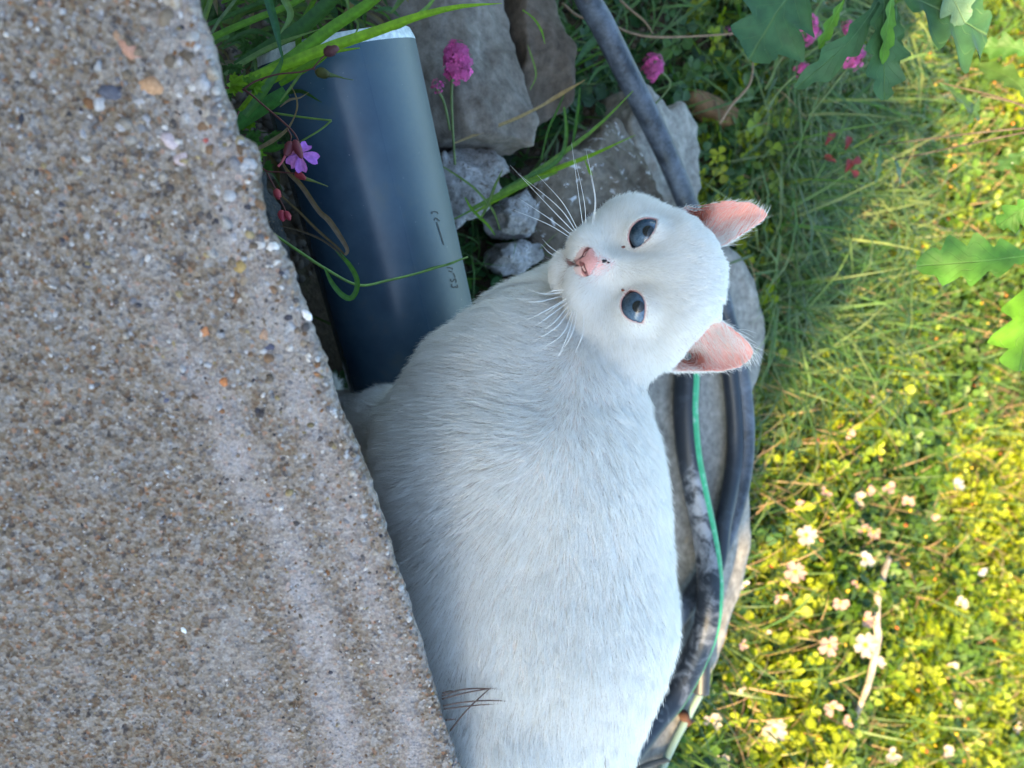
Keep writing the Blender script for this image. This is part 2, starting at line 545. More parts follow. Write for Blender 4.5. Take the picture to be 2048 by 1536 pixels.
SLAB_Z = 0.12
m_slab = stone_mat("pale_slab", (0.17, 0.165, 0.155), (0.235, 0.225, 0.21), (0.30, 0.285, 0.26), speck=(0.13, 0.09, 0.06), speck_amt=0.73, scale=11, bump=0.3, stain=(0.30, 0.235, 0.17))
PB = [(1452, 470), (1490, 498), (1520, 556), (1544, 636), (1549, 700), (1532, 762), (1514, 820), (1514, 900), (1518, 1000), (1518, 1090), (1504, 1170), (1480, 1250), (1452, 1330), (1418, 1400), (1388, 1460), (1352, 1530), (1306, 1610),
      (1150, 1660), (950, 1620), (800, 1300), (770, 900), (900, 640), (1100, 560), (1350, 470)]
V, Fc = stone_mesh(PB, SLAB_Z, 0.075, step=0.006, rnd=0.014, rough=0.007, nscale=9, seed=1, tilt=(0.0, 0.0))
slab = tag(obj("stone_slab", V, Fc, m_slab, loc=G(1400, 900, SLAB_Z)), "large smooth pale grey stone slab that the cat and the hoses stand on", "stone")
V, Fc = stone_mesh([(1286, 165), (1300, 172), (1330, 192), (1344, 206), (1372, 196), (1392, 202), (1412, 232), (1428, 268), (1436, 310), (1438, 400), (1446, 500), (1340, 500), (1262, 330), (1268, 220)], 0.13, 0.09, step=0.0035, rnd=0.005, rough=0.010, nscale=20, seed=2, tilt=(0.05, -0.05), chips=4, fine=.003)
tag(obj("stone_slab", V, Fc, m_slab, loc=G(1370, 300, .13)), "pale grey stone slab with a chipped tip behind the cat's left-hand ear", "stone")
m_speck = stone_mat("speckled_rock", (0.065, 0.048, 0.036), (0.125, 0.105, 0.085), (0.20, 0.185, 0.165), speck=(0.46, 0.46, 0.48), speck_amt=0.585, scale=11, bump=1.0)
V, Fc = stone_mesh([(1104, 400), (1112, 345), (1140, 315), (1172, 300), (1215, 258), (1262, 208), (1284, 240), (1322, 330), (1360, 395), (1390, 440), (1385, 520), (1250, 540), (1130, 500)], 0.155, 0.12, step=0.0035, rnd=0.004, rough=0.014, nscale=26, seed=3, tilt=(0.12, -0.06), chips=5, fine=.004)
tag(obj("rock", V, Fc, m_speck, loc=G(1240, 380, .15)), "brown rock speckled with white lime under the black hose left of the cat's face", "rock")
m_white = stone_mat("white_rubble", (0.17, 0.16, 0.155), (0.30, 0.295, 0.30), (0.44, 0.44, 0.46), speck=(0.12, 0.095, 0.075), speck_amt=0.60, scale=30, bump=1.0)
V, Fc = stone_mesh([(893, 292), (918, 268), (968, 262), (1008, 272), (1040, 306), (1042, 340), (1010, 368), (1006, 402), (986, 432), (944, 438), (920, 404), (900, 346)], 0.17, 0.08, step=0.0025, rnd=0.005, rough=0.020, nscale=38, seed=4, tilt=(-0.1, 0.1), chips=6, fine=.005, fscale=120)
tag(obj("rock", V, Fc, m_white, loc=G(965, 350, .16)), "knobbly whitish rock right beside the grey plastic pipe", "rock")
V, Fc = stone_mesh([(1012, 402), (1046, 380), (1086, 372), (1104, 404), (1098, 458), (1062, 474), (1030, 452)], 0.15, 0.06, step=0.0025, rnd=0.004, rough=0.016, nscale=44, seed=5, chips=6, fine=.005, fscale=120)
tag(obj("rock", V, Fc, m_white, loc=G(1060, 420, .15)), "fist-sized greyish rock between the whitish rock and the cat's whiskers", "rock")
V, Fc = stone_mesh([(1010, 478), (1050, 470), (1090, 482), (1110, 520), (1060, 540), (1010, 520)], 0.13, 0.05, step=0.0025, rnd=0.004, rough=0.016, nscale=44, seed=6, chips=6, fine=.005, fscale=120)
tag(obj("rock", V, Fc, m_white, loc=G(1060, 500, .13)), "small grey rock tucked under the cat's chin", "rock")
m_ledge = stone_mat("earthy_stone", (0.10, 0.083, 0.07), (0.15, 0.132, 0.117), (0.21, 0.19, 0.17), speck=(0.5, 0.5, 0.52), speck_amt=0.76, scale=12, bump=0.6)
V, Fc = stone_mesh([(826, -120), (1040, -120), (1052, 40), (1062, 130), (1074, 230), (1070, 300), (1010, 262), (960, 250), (915, 262), (890, 210), (852, 120), (826, 10)], 0.18, 0.13, step=0.0035, rnd=0.004, rough=0.017, nscale=17, seed=7, tilt=(0.0, 0.04), chips=4, fine=.004, fscale=70)
tag(obj("flat_stone", V, Fc, m_ledge, loc=G(960, 100, .18)), "broad flat grey-brown stone behind the pink flower head by the pipe", "stone")
m_ledge2 = stone_mat("brown_stone", (0.06, 0.047, 0.037), (0.085, 0.068, 0.055), (0.12, 0.10, 0.085), scale=12, bump=0.6)
V, Fc = stone_mesh([(1056, -120), (1130, -120), (1158, 20), (1162, 110), (1156, 180), (1138, 200), (1082, 236), (1072, 130)], 0.17, 0.12, step=0.0035, rnd=0.004, rough=0.016, nscale=22, seed=8, tilt=(0.05, -0.03), chips=4, fine=.004, fscale=70)
tag(obj("flat_stone", V, Fc, m_ledge2, loc=G(1110, 60, .17)), "narrow darker brown flat stone touching the black hose at the frame's edge", "stone")
# dark mossy kerb between the concrete block and the pipe
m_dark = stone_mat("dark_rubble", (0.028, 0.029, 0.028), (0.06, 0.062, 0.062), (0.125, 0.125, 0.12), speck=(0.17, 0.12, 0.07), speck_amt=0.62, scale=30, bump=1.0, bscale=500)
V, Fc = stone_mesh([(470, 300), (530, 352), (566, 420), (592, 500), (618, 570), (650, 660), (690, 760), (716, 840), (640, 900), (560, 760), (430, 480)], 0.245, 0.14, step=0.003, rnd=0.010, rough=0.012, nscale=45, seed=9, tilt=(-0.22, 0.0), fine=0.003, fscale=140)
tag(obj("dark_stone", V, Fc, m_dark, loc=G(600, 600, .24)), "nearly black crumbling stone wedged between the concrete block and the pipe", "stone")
# loose small stones on the soil (too many and too small to pick apart)
OCTA = np.array([[1, 0, 0], [-1, 0, 0], [0, 1, 0], [0, -1, 0], [0, 0, 1], [0, 0, -1]], float)
def octa_ball(level=1):
    V = OCTA.copy(); Fq = [(0, 2, 4), (2, 1, 4), (1, 3, 4), (3, 0, 4), (2, 0, 5), (1, 2, 5), (3, 1, 5), (0, 3, 5)]
    for _ in range(level):
        V = [tuple(v) for v in V]; mid = {}; F2 = []
        def m(a, b):
            k = (min(a, b), max(a, b))
            if k not in mid:
                v = nrm((np.array(V[a]) + np.array(V[b])) / 2); mid[k] = len(V); V.append(tuple(v))
            return mid[k]
        for a, b, c in Fq:
            ab, bc, ca = m(a, b), m(b, c), m(c, a)
            F2 += [(a, ab, ca), (b, bc, ab), (c, ca, bc), (ab, bc, ca)]
        Fq = F2; V = np.array(V)
    return np.array(V), np.array(Fq)

def rand_rot(n, r):
    q = nrm(r.normal(size=(n, 4)))
    w, x, y, z = q.T
    return np.stack([np.stack([1 - 2 * (y * y + z * z), 2 * (x * y - z * w), 2 * (x * z + y * w)], -1),
                     np.stack([2 * (x * y + z * w), 1 - 2 * (x * x + z * z), 2 * (y * z - x * w)], -1),
                     np.stack([2 * (x * z - y * w), 2 * (y * z + x * w), 1 - 2 * (x * x + y * y)], -1)], 1)

def scatter(TV, TF, M, T, col):
    """template (v,3),(f,k) copied n times with matrices M (n,3,3), offsets T (n,3), colours (n,3)"""
    n = len(T); v = len(TV)
    V = np.einsum('nij,vj->nvi', M, TV) + T[:, None]
    Fq = (TF[None] + (np.arange(n) * v)[:, None, None]).reshape(-1, TF.shape[1])
    return V.reshape(-1, 3), Fq, np.repeat(col, v, axis=0)

BV1, BF1 = octa_ball(1)
BV2, BF2 = octa_ball(2)
_r = np.random.default_rng(21)
n_ = 2600
px_ = np.stack([_r.uniform(420, 1500, n_), _r.uniform(-100, 560, n_)], 1)
T_ = np.array([G(a, b, 0.06) for a, b in px_]); T_[:, 2] = terr(T_[:, 0], T_[:, 1])
S_ = _r.uniform(0.0015, 0.007, (n_, 1, 1)) * _r.uniform(0.6, 1.2, (n_, 1, 3))
M_ = rand_rot(n_, _r) * S_
c_ = np.array([0.07, 0.058, 0.046]) * _r.uniform(0.4, 1.8, (n_, 1)) * np.array([1, 1, 1]) 
V, Fq, cc_ = scatter(BV1, BF1, M_, T_, c_)
m_peb = mat("loose_pebbles", (0.2, 0.2, 0.2), 0.85, 0.3); _n = N(m_peb); _n.color(_n.attr("col"))
obj("pebbles", V, Fq, m_peb, kind="stuff", attrs={"col": cc_})

# ------------------------------------------------------------------ concrete block in the foreground
BA, BB_, BCp = P(400, 0, 0.262), P(920, 1536, 0.365), P(0, 1536, 0.345)
BNrm = nrm(np.cross(BB_ - BA, BCp - BA))
if np.dot(BNrm, CAM - BA) < 0: BNrm = -BNrm
def on_block(ix, iy, off=0.0):
    r = Fw + (iy - 768.0) / FPX * Rt + (ix - 1024.0) / FPX * Up
    t = np.dot(BA - CAM, BNrm) / np.dot(r, BNrm)
    return CAM + r * t + BNrm * off
edge_px = [(372, -260), (388, -120), (400, 0), (428, 70), (446, 150), (464, 215), (474, 250), (480, 268), (512, 285), (520, 340), (530, 405), (540, 450), (578, 520), (606, 590), (640, 680), (664, 745), (676, 800), (714, 880), (752, 980), (786, 1080), (818, 1180), (850, 1290), (880, 1380), (906, 1480), (924, 1540), (970, 1700), (1020, 1850)]
EP = np.array([on_block(a, b) for a, b in edge_px])
EP = catmull(EP, 700)
seg = np.linalg.norm(np.diff(EP, axis=0), axis=1); sa = np.concatenate([[0], np.cumsum(seg)])
EP = np.stack([np.interp(np.linspace(0, sa[-1], 760), sa, EP[:, k]) for k in range(3)], 1)
edir = nrm(EP[-1] - EP[0])
inward = np.cross(BNrm, edir)
if np.dot(inward, on_block(0, 800) - on_block(700, 800)) < 0: inward = -inward
# profile from the foot of the far face, over the worn arris, across the top, down the near face
RD = 0.006
prof = [(0.004, -0.30), (0.003, -0.22), (0.002, -0.14), (0.001, -0.08), (0.0, -0.05), (0.0, -0.035), (0.0, -0.022), (0.0, -0.014)]
prof += [(RD * (1 - math.cos(t)), -RD + RD * math.sin(t)) for t in np.linspace(0, math.pi / 2, 7)]
prof += [(RD + x, 0.0) for x in np.linspace(0.0009, 0.32, 330)]
prof += [(0.33, -0.004), (0.335, -0.02), (0.335, -0.12), (0.335, -0.30)]
prof = np.array(prof)
V = EP[:, None] + prof[None, :, 0:1] * inward + np.minimum(prof[None, :, 1:2], 0) * (np.where(prof[None, :, 1:2] < -RD, 1, 1)) * (BNrm * 0.35 + np.array([0, 0, 0.65]))
Vn = V.reshape(-1, 3)
lump = 0.0030 * fbm(Vn * 26, 3, 31) + 0.0016 * fbm(Vn * 130, 3, 32) + 0.0007 * vnoise(Vn * 480, 33)
dirn = np.where((prof[:, 1] < -0.003)[None, :, None], -inward * 0.9 + BNrm * 0.3, BNrm)
dirn = np.broadcast_to(dirn, V.shape).reshape(-1, 3)
Vn = Vn + dirn * lump[:, None]
ki, kj = len(EP), len(prof)
i, j = np.meshgrid(np.arange(ki - 1), np.arange(kj - 1), indexing='ij')
Fq = np.stack([i * kj + j, (i + 1) * kj + j, (i + 1) * kj + j + 1, i * kj + j + 1], -1).reshape(-1, 4)
caps = [np.array([[0 * kj + q for q in range(kj)]]), np.array([[(ki - 1) * kj + q for q in range(kj)][::-1]])]
m_conc = mat("weathered_concrete", (0.3, 0.28, 0.26), 0.9, 0.25)
_n = N(m_conc); _c = _n.coord("Object")
_v1 = _n.voro(_c, 620); _v2 = _n.voro(_c, 300); _a = _n.noise(_c, 22, 5, 0.6); _f = _n.noise(_c, 900, 3, 0.7)
_sep = _n.new("ShaderNodeSeparateColor"); _n.link(_v1.outputs["Color"], _sep.inputs[0])
_grain = _n.ramp(_sep.outputs[0], [(0.0, (0.06, 0.054, 0.06)), (0.12, (0.14, 0.085, 0.052)), (0.30, (0.18, 0.145, 0.108)), (0.5, (0.235, 0.20, 0.17)), (0.7, (0.225, 0.215, 0.21)), (0.86, (0.31, 0.285, 0.26)), (0.97, (0.32, 0.16, 0.09))], 'CONSTANT')
_sep2 = _n.new("ShaderNodeSeparateColor"); _n.link(_v2.outputs["Color"], _sep2.inputs[0])
_gr2 = _n.ramp(_sep2.outputs[0], [(0.0, (0.085, 0.068, 0.055)), (0.2, (0.16, 0.125, 0.09)), (0.5, (0.205, 0.175, 0.145)), (0.8, (0.25, 0.24, 0.235))], 'CONSTANT')
_col = _n.mix(0.45, _grain, _gr2)
# pale lime bloom running in bands along the edge
_bd = _n.attr("band", "Fac")
_bn = _n.noise(_c, 34, 5, 0.7)
_bw = _n.math('MULTIPLY', _bd, _n.math('ADD', _n.math('MULTIPLY', _bn.outputs[0], 2.6), -0.55))
_bf = _n.ramp(_bw, [(0.10, (0, 0, 0)), (0.85, (0.62, 0.62, 0.62))])
_col = _n.mix(_bf, _col, (0.37, 0.35, 0.36))
_col = _n.mix(_n.ramp(_a.outputs[0], [(0.56, (0, 0, 0)), (0.70, (0.45, 0.45, 0.45))]), _col, (0.30, 0.285, 0.275))
_col = _n.mix(0.75, _col, _n.mix(1.0, _col, _n.ramp(_f.outputs[0], [(0.3, (0.6, 0.6, 0.6)), (0.7, (1.35, 1.35, 1.35))]), 'MULTIPLY'))
_col = _n.mix(1.0, _col, (1.08, 1.01, 1.0), 'MULTIPLY')
_n.color(_col)
_n.normal(_n.bump(_n.math('ADD', _v1.outputs["Distance"], _n.math('MULTIPLY', _f.outputs[0], 0.6)), 0.7, 0.0012))
block = thing("concrete_block", "rough concrete block with exposed gravel filling the near side of the picture", "concrete block", BA - np.array([0, 0, 0.4]))
_al = np.repeat(np.linspace(0, 1, ki), kj); _bb = np.tile(prof[:, 0], ki)
_d1 = np.exp(-((_bb - (0.010 + 0.012 * _al)) / 0.009) ** 2) * 0.8
_d2 = np.exp(-((_bb - (0.050 + 0.004 * np.sin(_al * 9))) / 0.012) ** 2) * np.clip(_al * 3 - .3, 0, 1)
_d3 = np.exp(-((_bb - 0.083) / 0.009) ** 2) * np.clip(_al * 3 - 1.2, 0, 1) * .7
obj("block_body", Vn, [Fq] + caps, m_conc, block, attrs={"band": np.clip(_d1 + _d2 + _d3, 0, 1)})
# exposed aggregate: pebbles set in the face
_r = np.random.default_rng(5)
n_ = 15000
a_ = _r.random(n_) ** 1.0; b_ = _r.random(n_) ** 1.25
ia = (a_ * (ki - 1)).astype(int)
pb = b_ * 0.30 + 0.0035
base = EP[ia] + pb[:, None] * inward
lumpb = 0.0030 * fbm(base * 26, 3, 31) + 0.0016 * fbm(base * 130, 3, 32)
coarse = np.clip(1.15 - 1.25 * a_, 0.25, 1) * np.clip(1.15 - 2.0 * b_, 0.45, 1.1)
rad = 0.0006 + 0.0024 * _r.random(n_) ** 3.0 * coarse + 0.0005 * coarse
M_ = rand_rot(n_, _r) * (rad[:, None, None] * _r.uniform(0.6, 1.15, (n_, 1, 3)))
T_ = base + BNrm * (lumpb - rad * _r.uniform(0.35, 0.9, n_))[:, None]
pal = np.array([[0.33, 0.33, 0.34], [0.30, 0.27, 0.235], [0.22, 0.175, 0.13], [0.16, 0.10, 0.062], [0.24, 0.12, 0.06], [0.05, 0.048, 0.06], [0.08, 0.07, 0.07], [0.45, 0.43, 0.41], [0.25, 0.20, 0.11], [0.17, 0.16, 0.165], [0.28, 0.275, 0.285], [0.155, 0.12, 0.09]])
pw = np.array([16, 14, 13, 8, 5, 4, 6, 9, 5, 12, 14, 10], float)
c_ = pal[_r.choice(len(pal), n_, p=pw / pw.sum())] * _r.uniform(0.65, 1.25, (n_, 1)) * np.array([1.06, 1.0, .99])
big = np.argsort(-rad)[:60]
keep = np.ones(n_, bool); keep[big] = False
V, Fq, cc_ = scatter(BV1 * (1 + 0.28 * vnoise(BV1 * 1.7, 3))[:, None] * np.array([1.15, .9, .75]), BF1, M_[keep], T_[keep], c_[keep])
m_agg = mat("aggregate", (0.3, 0.3, 0.3), 0.8, 0.2); _n = N(m_agg)
_nn = _n.noise(_n.coord("Object"), 800, 3)
_n.color(_n.mix(1.0, _n.attr("col"), _n.ramp(_nn.outputs[0], [(0.3, (0.75, 0.75, 0.75)), (0.7, (1.2, 1.2, 1.2))]), 'MULTIPLY'))
obj("gravel", V, Fq, m_agg, block, kind="stuff", attrs={"col": cc_})
for q in big:
    V, Fq, cc_ = scatter(BV2 * (1 + 0.35 * vnoise(BV2 * 1.6 + q, q))[:, None], BF2, M_[q:q + 1], T_[q:q + 1], c_[q:q + 1])
    V = V + (0.12 * rad[q] * vnoise(V * 400, 9))[:, None] * nrm(V - T_[q])
    obj("pebble", V, Fq, m_agg, block, attrs={"col": cc_})
# the stones one notices first
for ix, iy, r_, cl, st in ((345, 290, 0.0052, (0.50, 0.40, 0.42), 1.35), (362, 318, 0.0036, (0.46, 0.36, 0.37), 1.3), (258, 95, 0.0045, (0.42, 0.22, 0.16), 1.5), (412, 285, 0.0022, (0.42, 0.10, 0.08), 1.5), (410, 665, 0.0030, (0.45, 0.19, 0.09), 1.2), (448, 765, 0.0026, (0.45, 0.17, 0.07), 1.3),
                           (538, 695, 0.0032, (0.07, 0.07, 0.11), 1.3), (528, 670, 0.0032, (0.36, 0.22, 0.15), 1.4), (222, 188, 0.0042, (0.10, 0.10, 0.13), 1.6), (305, 172, 0.0050, (0.42, 0.24, 0.14), 1.4), (612, 630, 0.0022, (0.75, 0.68, 0.68), 1.5), (480, 535, 0.0036, (0.33, 0.22, 0.09), 1.2), (235, 70, 0.0034, (0.34, 0.20, 0.13), 1.3), (330, 800, 0.0024, (0.10, 0.10, 0.15), 1.2), (590, 1080, 0.0020, (0.10, 0.09, 0.13), 1.1), (365, 1262, 0.0016, (0.74, 0.74, 0.74), 1.8)):
    r_ *= 0.72
    c0 = on_block(ix, iy); l0 = 0.0030 * fbm(c0[None] * 26, 3, 31)[0] + 0.0016 * fbm(c0[None] * 130, 3, 32)[0]
    Q = np.stack([nrm(edir), nrm(inward), BNrm], 1)
    V = BV2 * (1 + 0.4 * vnoise(BV2 * 1.5 + ix, ix))[:, None] * np.array([r_, r_ * st, r_ * 0.8])
    a = _r.uniform(0, 3.1); ca, sa_ = math.cos(a), math.sin(a)
    V = V @ np.array([[ca, sa_, 0], [-sa_, ca, 0], [0, 0, 1]])
    V = V @ Q.T + c0 + BNrm * (l0 - r_ * 0.5)
    V = V + (0.15 * r_ * vnoise(V * 300, 3))[:, None] * nrm(V - c0)
    obj("pebble", V, BF2, m_agg, block, attrs={"col": np.tile(np.array(cl), (len(V), 1))})
# ------------------------------------------------------------------ grey plastic pipe
PR = 0.055
pa = P(668, 84, 0.452 + PR); pb_ = P(846, 792, 0.548 + PR)
pax = nrm(pb_ - pa)
pend = pa + pax * 0.305
m_pvc = mat("grey_pvc", (0.13, 0.18, 0.23), 0.32, 0.5)
_n = N(m_pvc); _c = _n.coord("Object")
_a = _n.noise(_c, 30, 5, 0.6); _b = _n.noise(_c, 260, 4, 0.7); _s = _n.noise(_c, 420, 2, 0.5)
_col = _n.ramp(_a.outputs[0], [(0.3, (0.024, 0.052, 0.088)), (0.6, (0.038, 0.075, 0.115)), (0.8, (0.065, 0.088, 0.10))])
_dust = _n.attr("dust", "Fac")
_dn = _n.math('MULTIPLY', _n.math('MULTIPLY', _dust, 0.65), _n.math('ADD', _b.outputs[0], 0.35))
_col = _n.mix(_dn, _col, (0.10, 0.13, 0.125))
_col = _n.mix(_n.ramp(_s.outputs[0], [(0.75, (0, 0, 0)), (0.79, (0.5, 0.5, 0.5))]), _col, (0.25, 0.29, 0.31))
_n.color(_col)
_n.rough(_n.math('ADD', 0.27, _n.math('MULTIPLY', _dn, 0.45)))
_n.normal(_n.bump(_b.outputs[0], 0.06, 0.001))
pipe = thing("plastic_pipe", "grey-blue plastic drain pipe lying with its cut end in the grass beside the cat", "pipe", pend - np.array([0, 0, PR]))
NSEG, NL = 96, 60
T_, N_, B_ = frames(np.array([pa, pend])); Nv, Bv = N_[0], B_[0]
ang = np.linspace(0, 2 * math.pi, NSEG, endpoint=False)
radial = np.cos(ang)[:, None] * Nv + np.sin(ang)[:, None] * Bv
ls = np.linspace(0, 0.305, NL)
def ring(l, r): return pa + pax * l + radial * r
rings = [ring(l, PR) for l in np.concatenate([[0.0080], ls[2:]])]
rings += [ring(0.305, PR - 0.004)] + [ring(l, PR - 0.004) for l in (0.2, 0.1, 0.008)]
V = np.concatenate(rings)
def ringfaces(k, seg_):
    i = np.arange(k - 1)[:, None] * seg_; j = np.arange(seg_)[None]; jn = (j + 1) % seg_
    return np.stack([i + j, i + jn, i + seg_ + jn, i + seg_ + j], -1).reshape(-1, 4)
upn = radial @ nrm(0.62 * Up - 0.1 * Fw + 0.2 * np.array([0, 0, 1]))
dust = np.tile(np.clip((upn - 0.72) / 0.25, 0, 1), len(rings))
obj("pipe_wall", V, ringfaces(len(rings), NSEG), m_pvc, pipe, attrs={"dust": dust})
# sawn and chamfered end, paler where it was cut
m_cut = mat("cut_pvc", (0.50, 0.56, 0.60), 0.5, 0.4)
_n = N(m_cut); _a = _n.noise(_n.coord("Object"), 300, 4)
_n.color(_n.ramp(_a.outputs[0], [(0.3, (0.34, 0.40, 0.44)), (0.7, (0.62, 0.68, 0.71))]))
tilt = -0.006
def tring(l, r):
    return pa + pax * (l + tilt * 0) + radial * r
rr_ = [tring(0.0080, PR), tring(0.0066, PR - 0.0001), tring(0.0006, PR - 0.0022), tring(0.0, PR - 0.003), tring(0.0004, PR - 0.0056), tring(0.008, PR - 0.0059), tring(0.0082, PR - 0.004)]
obj("cut_rim", np.concatenate(rr_), ringfaces(len(rr_), NSEG), m_cut, pipe)
# printed marks (flat ink on the pipe wall)
m_ink = mat("black_print", (0.012, 0.016, 0.022), 0.5, 0.3)
def pipe_pt(ix, iy, off=0.0003):
    r = nrm(Fw + (iy - 768.0) / FPX * Rt + (ix - 1024.0) / FPX * Up)
    o = CAM - pa
    d = r - pax * np.dot(r, pax); oo = o - pax * np.dot(o, pax)
    A, B2, Cc = np.dot(d, d), 2 * np.dot(d, oo), np.dot(oo, oo) - (PR + off) ** 2
    disc = max(B2 * B2 - 4 * A * Cc, 0)
    return CAM + r * ((-B2 - math.sqrt(disc)) / (2 * A))
def ink(strokes, name, label=None, w=1.15):
    ps = []
    for st in strokes:
        st = np.array(st, float)
        n = max(4, int(np.abs(np.diff(st, axis=0)).sum() / 4))
        t = np.linspace(0, len(st) - 1, n)
        c = np.stack([np.interp(t, np.arange(len(st)), st[:, k]) for k in (0, 1)], 1)
        tg = np.gradient(c, axis=0); tg /= np.maximum(np.linalg.norm(tg, axis=1, keepdims=True), 1e-9)
        nn_ = np.stack([-tg[:, 1], tg[:, 0]], 1)
        L = np.array([pipe_pt(*q) for q in c + nn_ * w]); R_ = np.array([pipe_pt(*q) for q in c - nn_ * w])
        V = np.stack([L, R_], 1).reshape(-1, 3); k = np.arange(n - 1)
        ps.append((V, np.stack([2 * k, 2 * k + 1, 2 * k + 3, 2 * k + 2], 1)))
    V, Fc = join(ps)
    return obj(name, V, Fc, m_ink, pipe, label=label)
ox, oy = 820, 400; k_ = 140 / 1075
def cc(*a): return [(ox + x * k_, oy + y * k_) for x, y in a]
ink([cc((338, 215), (336, 178), (415, 178), (432, 215))], "printed_letter", "letter like an upturned bracket")
ink([cc((372, 312), (392, 268), (458, 325))], "printed_letter", "letter like an arrowhead")
ink([cc((412, 340), (440, 430), (520, 688))], "printed_line")
ink([cc((565, 1038), (600, 1038), (655, 1050), (650, 1075)), cc((590, 1090), (650, 1105))], "printed_letter", "half rubbed letter Y")
ink([cc((665, 1120), (690, 1165), (690, 1190))], "printed_letter", "worn letter stroke")
ink([cc((625, 1210), (625, 1235), (648, 1258), (665, 1240), (680, 1215), (700, 1212), (712, 1245), (705, 1270))], "printed_letter", "letter S")
ink([cc((640, 1290), (645, 1335), (680, 1352), (690, 1320), (700, 1345), (735, 1350), (728, 1300))], "printed_letter", "letter S nearest the cat")

# ------------------------------------------------------------------ hoses
def hose_mat(name, dust_lo=0.55, dust_amt=0.6):
    m = mat(name, (0.02, 0.024, 0.03), 0.42, 0.5)
    n = N(m); c = n.coord("Object")
    a = n.noise(c, 38, 5, 0.7, 0.4); b = n.noise(c, 320, 4, 0.75)
    f = n.ramp(n.math('ADD', n.math('MULTIPLY', a.outputs[0], 0.75), n.math('MULTIPLY', b.outputs[0], 0.25)), [(dust_lo - 0.12, (0, 0, 0)), (dust_lo + 0.12, (dust_amt,) * 3)])
    n.color(n.mix(f, (0.012, 0.017, 0.027), (0.19, 0.23, 0.31)))
    n.rough(n.math('ADD', 0.46, n.math('MULTIPLY', f, 0.5)))
    n.normal(n.bump(b.outputs[0], 0.12, 0.0008))
    return m
m_hose = hose_mat("dusty_black_hose", 0.53, 0.48)
m_hose2 = hose_mat("black_hose", 0.66, 0.25)
m_hose3 = hose_mat("caked_hose", 0.66, 0.25)
_n = N(m_hose3)
_old = [l.from_socket for l in m_hose3.node_tree.links if l.to_socket == _n.b.inputs["Base Color"]][0]
_cn = _n.noise(_n.coord("Object"), 55, 6, 0.72, 0.8)
_cf = _n.ramp(_n.math('MULTIPLY', _n.attr("crust", "Fac"), _n.math('ADD', _n.math('MULTIPLY', _cn.outputs[0], 2.6), -0.70)), [(0.38, (0, 0, 0)), (0.80, (0.85, 0.85, 0.85))])
_n.color(_n.mix(_cf, _old, (0.27, 0.29, 0.335)))
def path_px(l, rad):
    """(ix, iy, height of the underside)"""
    return np.array([G(a, b, h + rad) for a, b, h in l])
SZ = SLAB_Z + 0.004
def hose(name, label, pts, rad, m, group=None):
    p = path_px(pts, rad)
    V, Fc = tube(p, rad, 24, len(pts) * 12)
    o = obj(name, V, Fc, m, loc=p[len(p) // 2]); return tag(o, label, "hose", group), p
hr = 0.0118
hoseA_pts = [(1150, -120, .185), (1168, -20, .18), (1205, 50, .175), (1250, 140, .17), (1293, 225, .165), (1330, 300, .16), (1370, 395, .145), (1402, 480, .13), (1432, 560, SZ), (1453, 640, SZ), (1470, 700, SZ), (1484, 780, SZ), (1490, 870, SZ), (1484, 950, SZ), (1462, 1040, SZ), (1428, 1120, SZ), (1388, 1190, SZ), (1340, 1250, SZ), (1280, 1330, SZ), (1180, 1420, SZ)]
hose("hose", "thick dusty black hose running past the cat's ear and over the speckled rock", hoseA_pts, hr, m_hose)
hoseB_pts = [(1370, 520, SZ), (1420, 600, SZ), (1448, 680, SZ), (1460, 745, SZ), (1468, 820, SZ), (1470, 900, SZ), (1460, 980, SZ + .004), (1446, 1050, SZ + .014), (1436, 1120, SZ + .02), (1412, 1180, SZ + .012), (1404, 1260, SZ), (1404, 1330, SZ), (1402, 1386, SZ)]
o, pB = hose("hose", "black hose with a bluish shine beyond the cat's back, ending in a cut end", hoseB_pts, 0.0098, m_hose2)
hoseC_pts = [(1330, 600, SZ), (1362, 690, SZ), (1374, 745, SZ), (1372, 820, SZ), (1378, 900, SZ), (1392, 980, SZ), (1408, 1060, SZ + .006), (1418, 1130, SZ + .018), (1420, 1190, SZ + .028), (1410, 1260, SZ + .024), (1382, 1330, SZ + .010), (1345, 1395, SZ), (1300, 1450, SZ), (1230, 1540, SZ)]
gh = thing("striped_hose", "black hose with a green stripe and a chalky crust, closest to the cat's back", "hose", G(1400, 1000, SZ))
rC = 0.0145
pC = path_px(hoseC_pts, rC)
V, Fc = tube(pC, rC, 28, len(pC) * 14)
_iy = px_of(V)[1]
obj("hose_wall", V, Fc, m_hose3, gh, attrs={"crust": np.interp(_iy, [600, 900, 950, 1000, 1110, 1180, 1330, 1500], [0.35, 0.4, 0.75, 1.0, 0.95, 0.75, 0.7, 0.5])})
# the stripe: a thin raised ribbon along the side that faces away from the cat
cl = catmull(pC, len(pC) * 14)
T_, _, _ = frames(cl)
side = nrm(np.cross(T_, np.array([0, 0, 1.0])))
if side[30] @ Up < 0: side = -side
upv = nrm(np.cross(side, T_)); upv = np.where((upv[:, 2] < 0)[:, None], -upv, upv)
angc = np.interp(np.linspace(0, 1, len(cl)), [0, 0.35, 0.6, 0.75, 0.9, 1], [1.55, 1.5, 1.35, 1.0, 0.5, 0.2])
ws = np.linspace(-0.42, 0.42, 7)
wf = np.interp(np.linspace(0, 1, len(cl)), [0, 0.55, 0.72, 0.85, 1], [1, 1, 0.6, 0.35, 0.25])
V = np.stack([cl + (rC + (0.0004 if abs(w) < 0.40 else -0.0004)) * (np.cos(angc + w * wf)[:, None] * side + np.sin(angc + w * wf)[:, None] * upv) for w in ws], 1).reshape(-1, 3)
i, j = np.meshgrid(np.arange(len(cl) - 1), np.arange(6), indexing='ij')
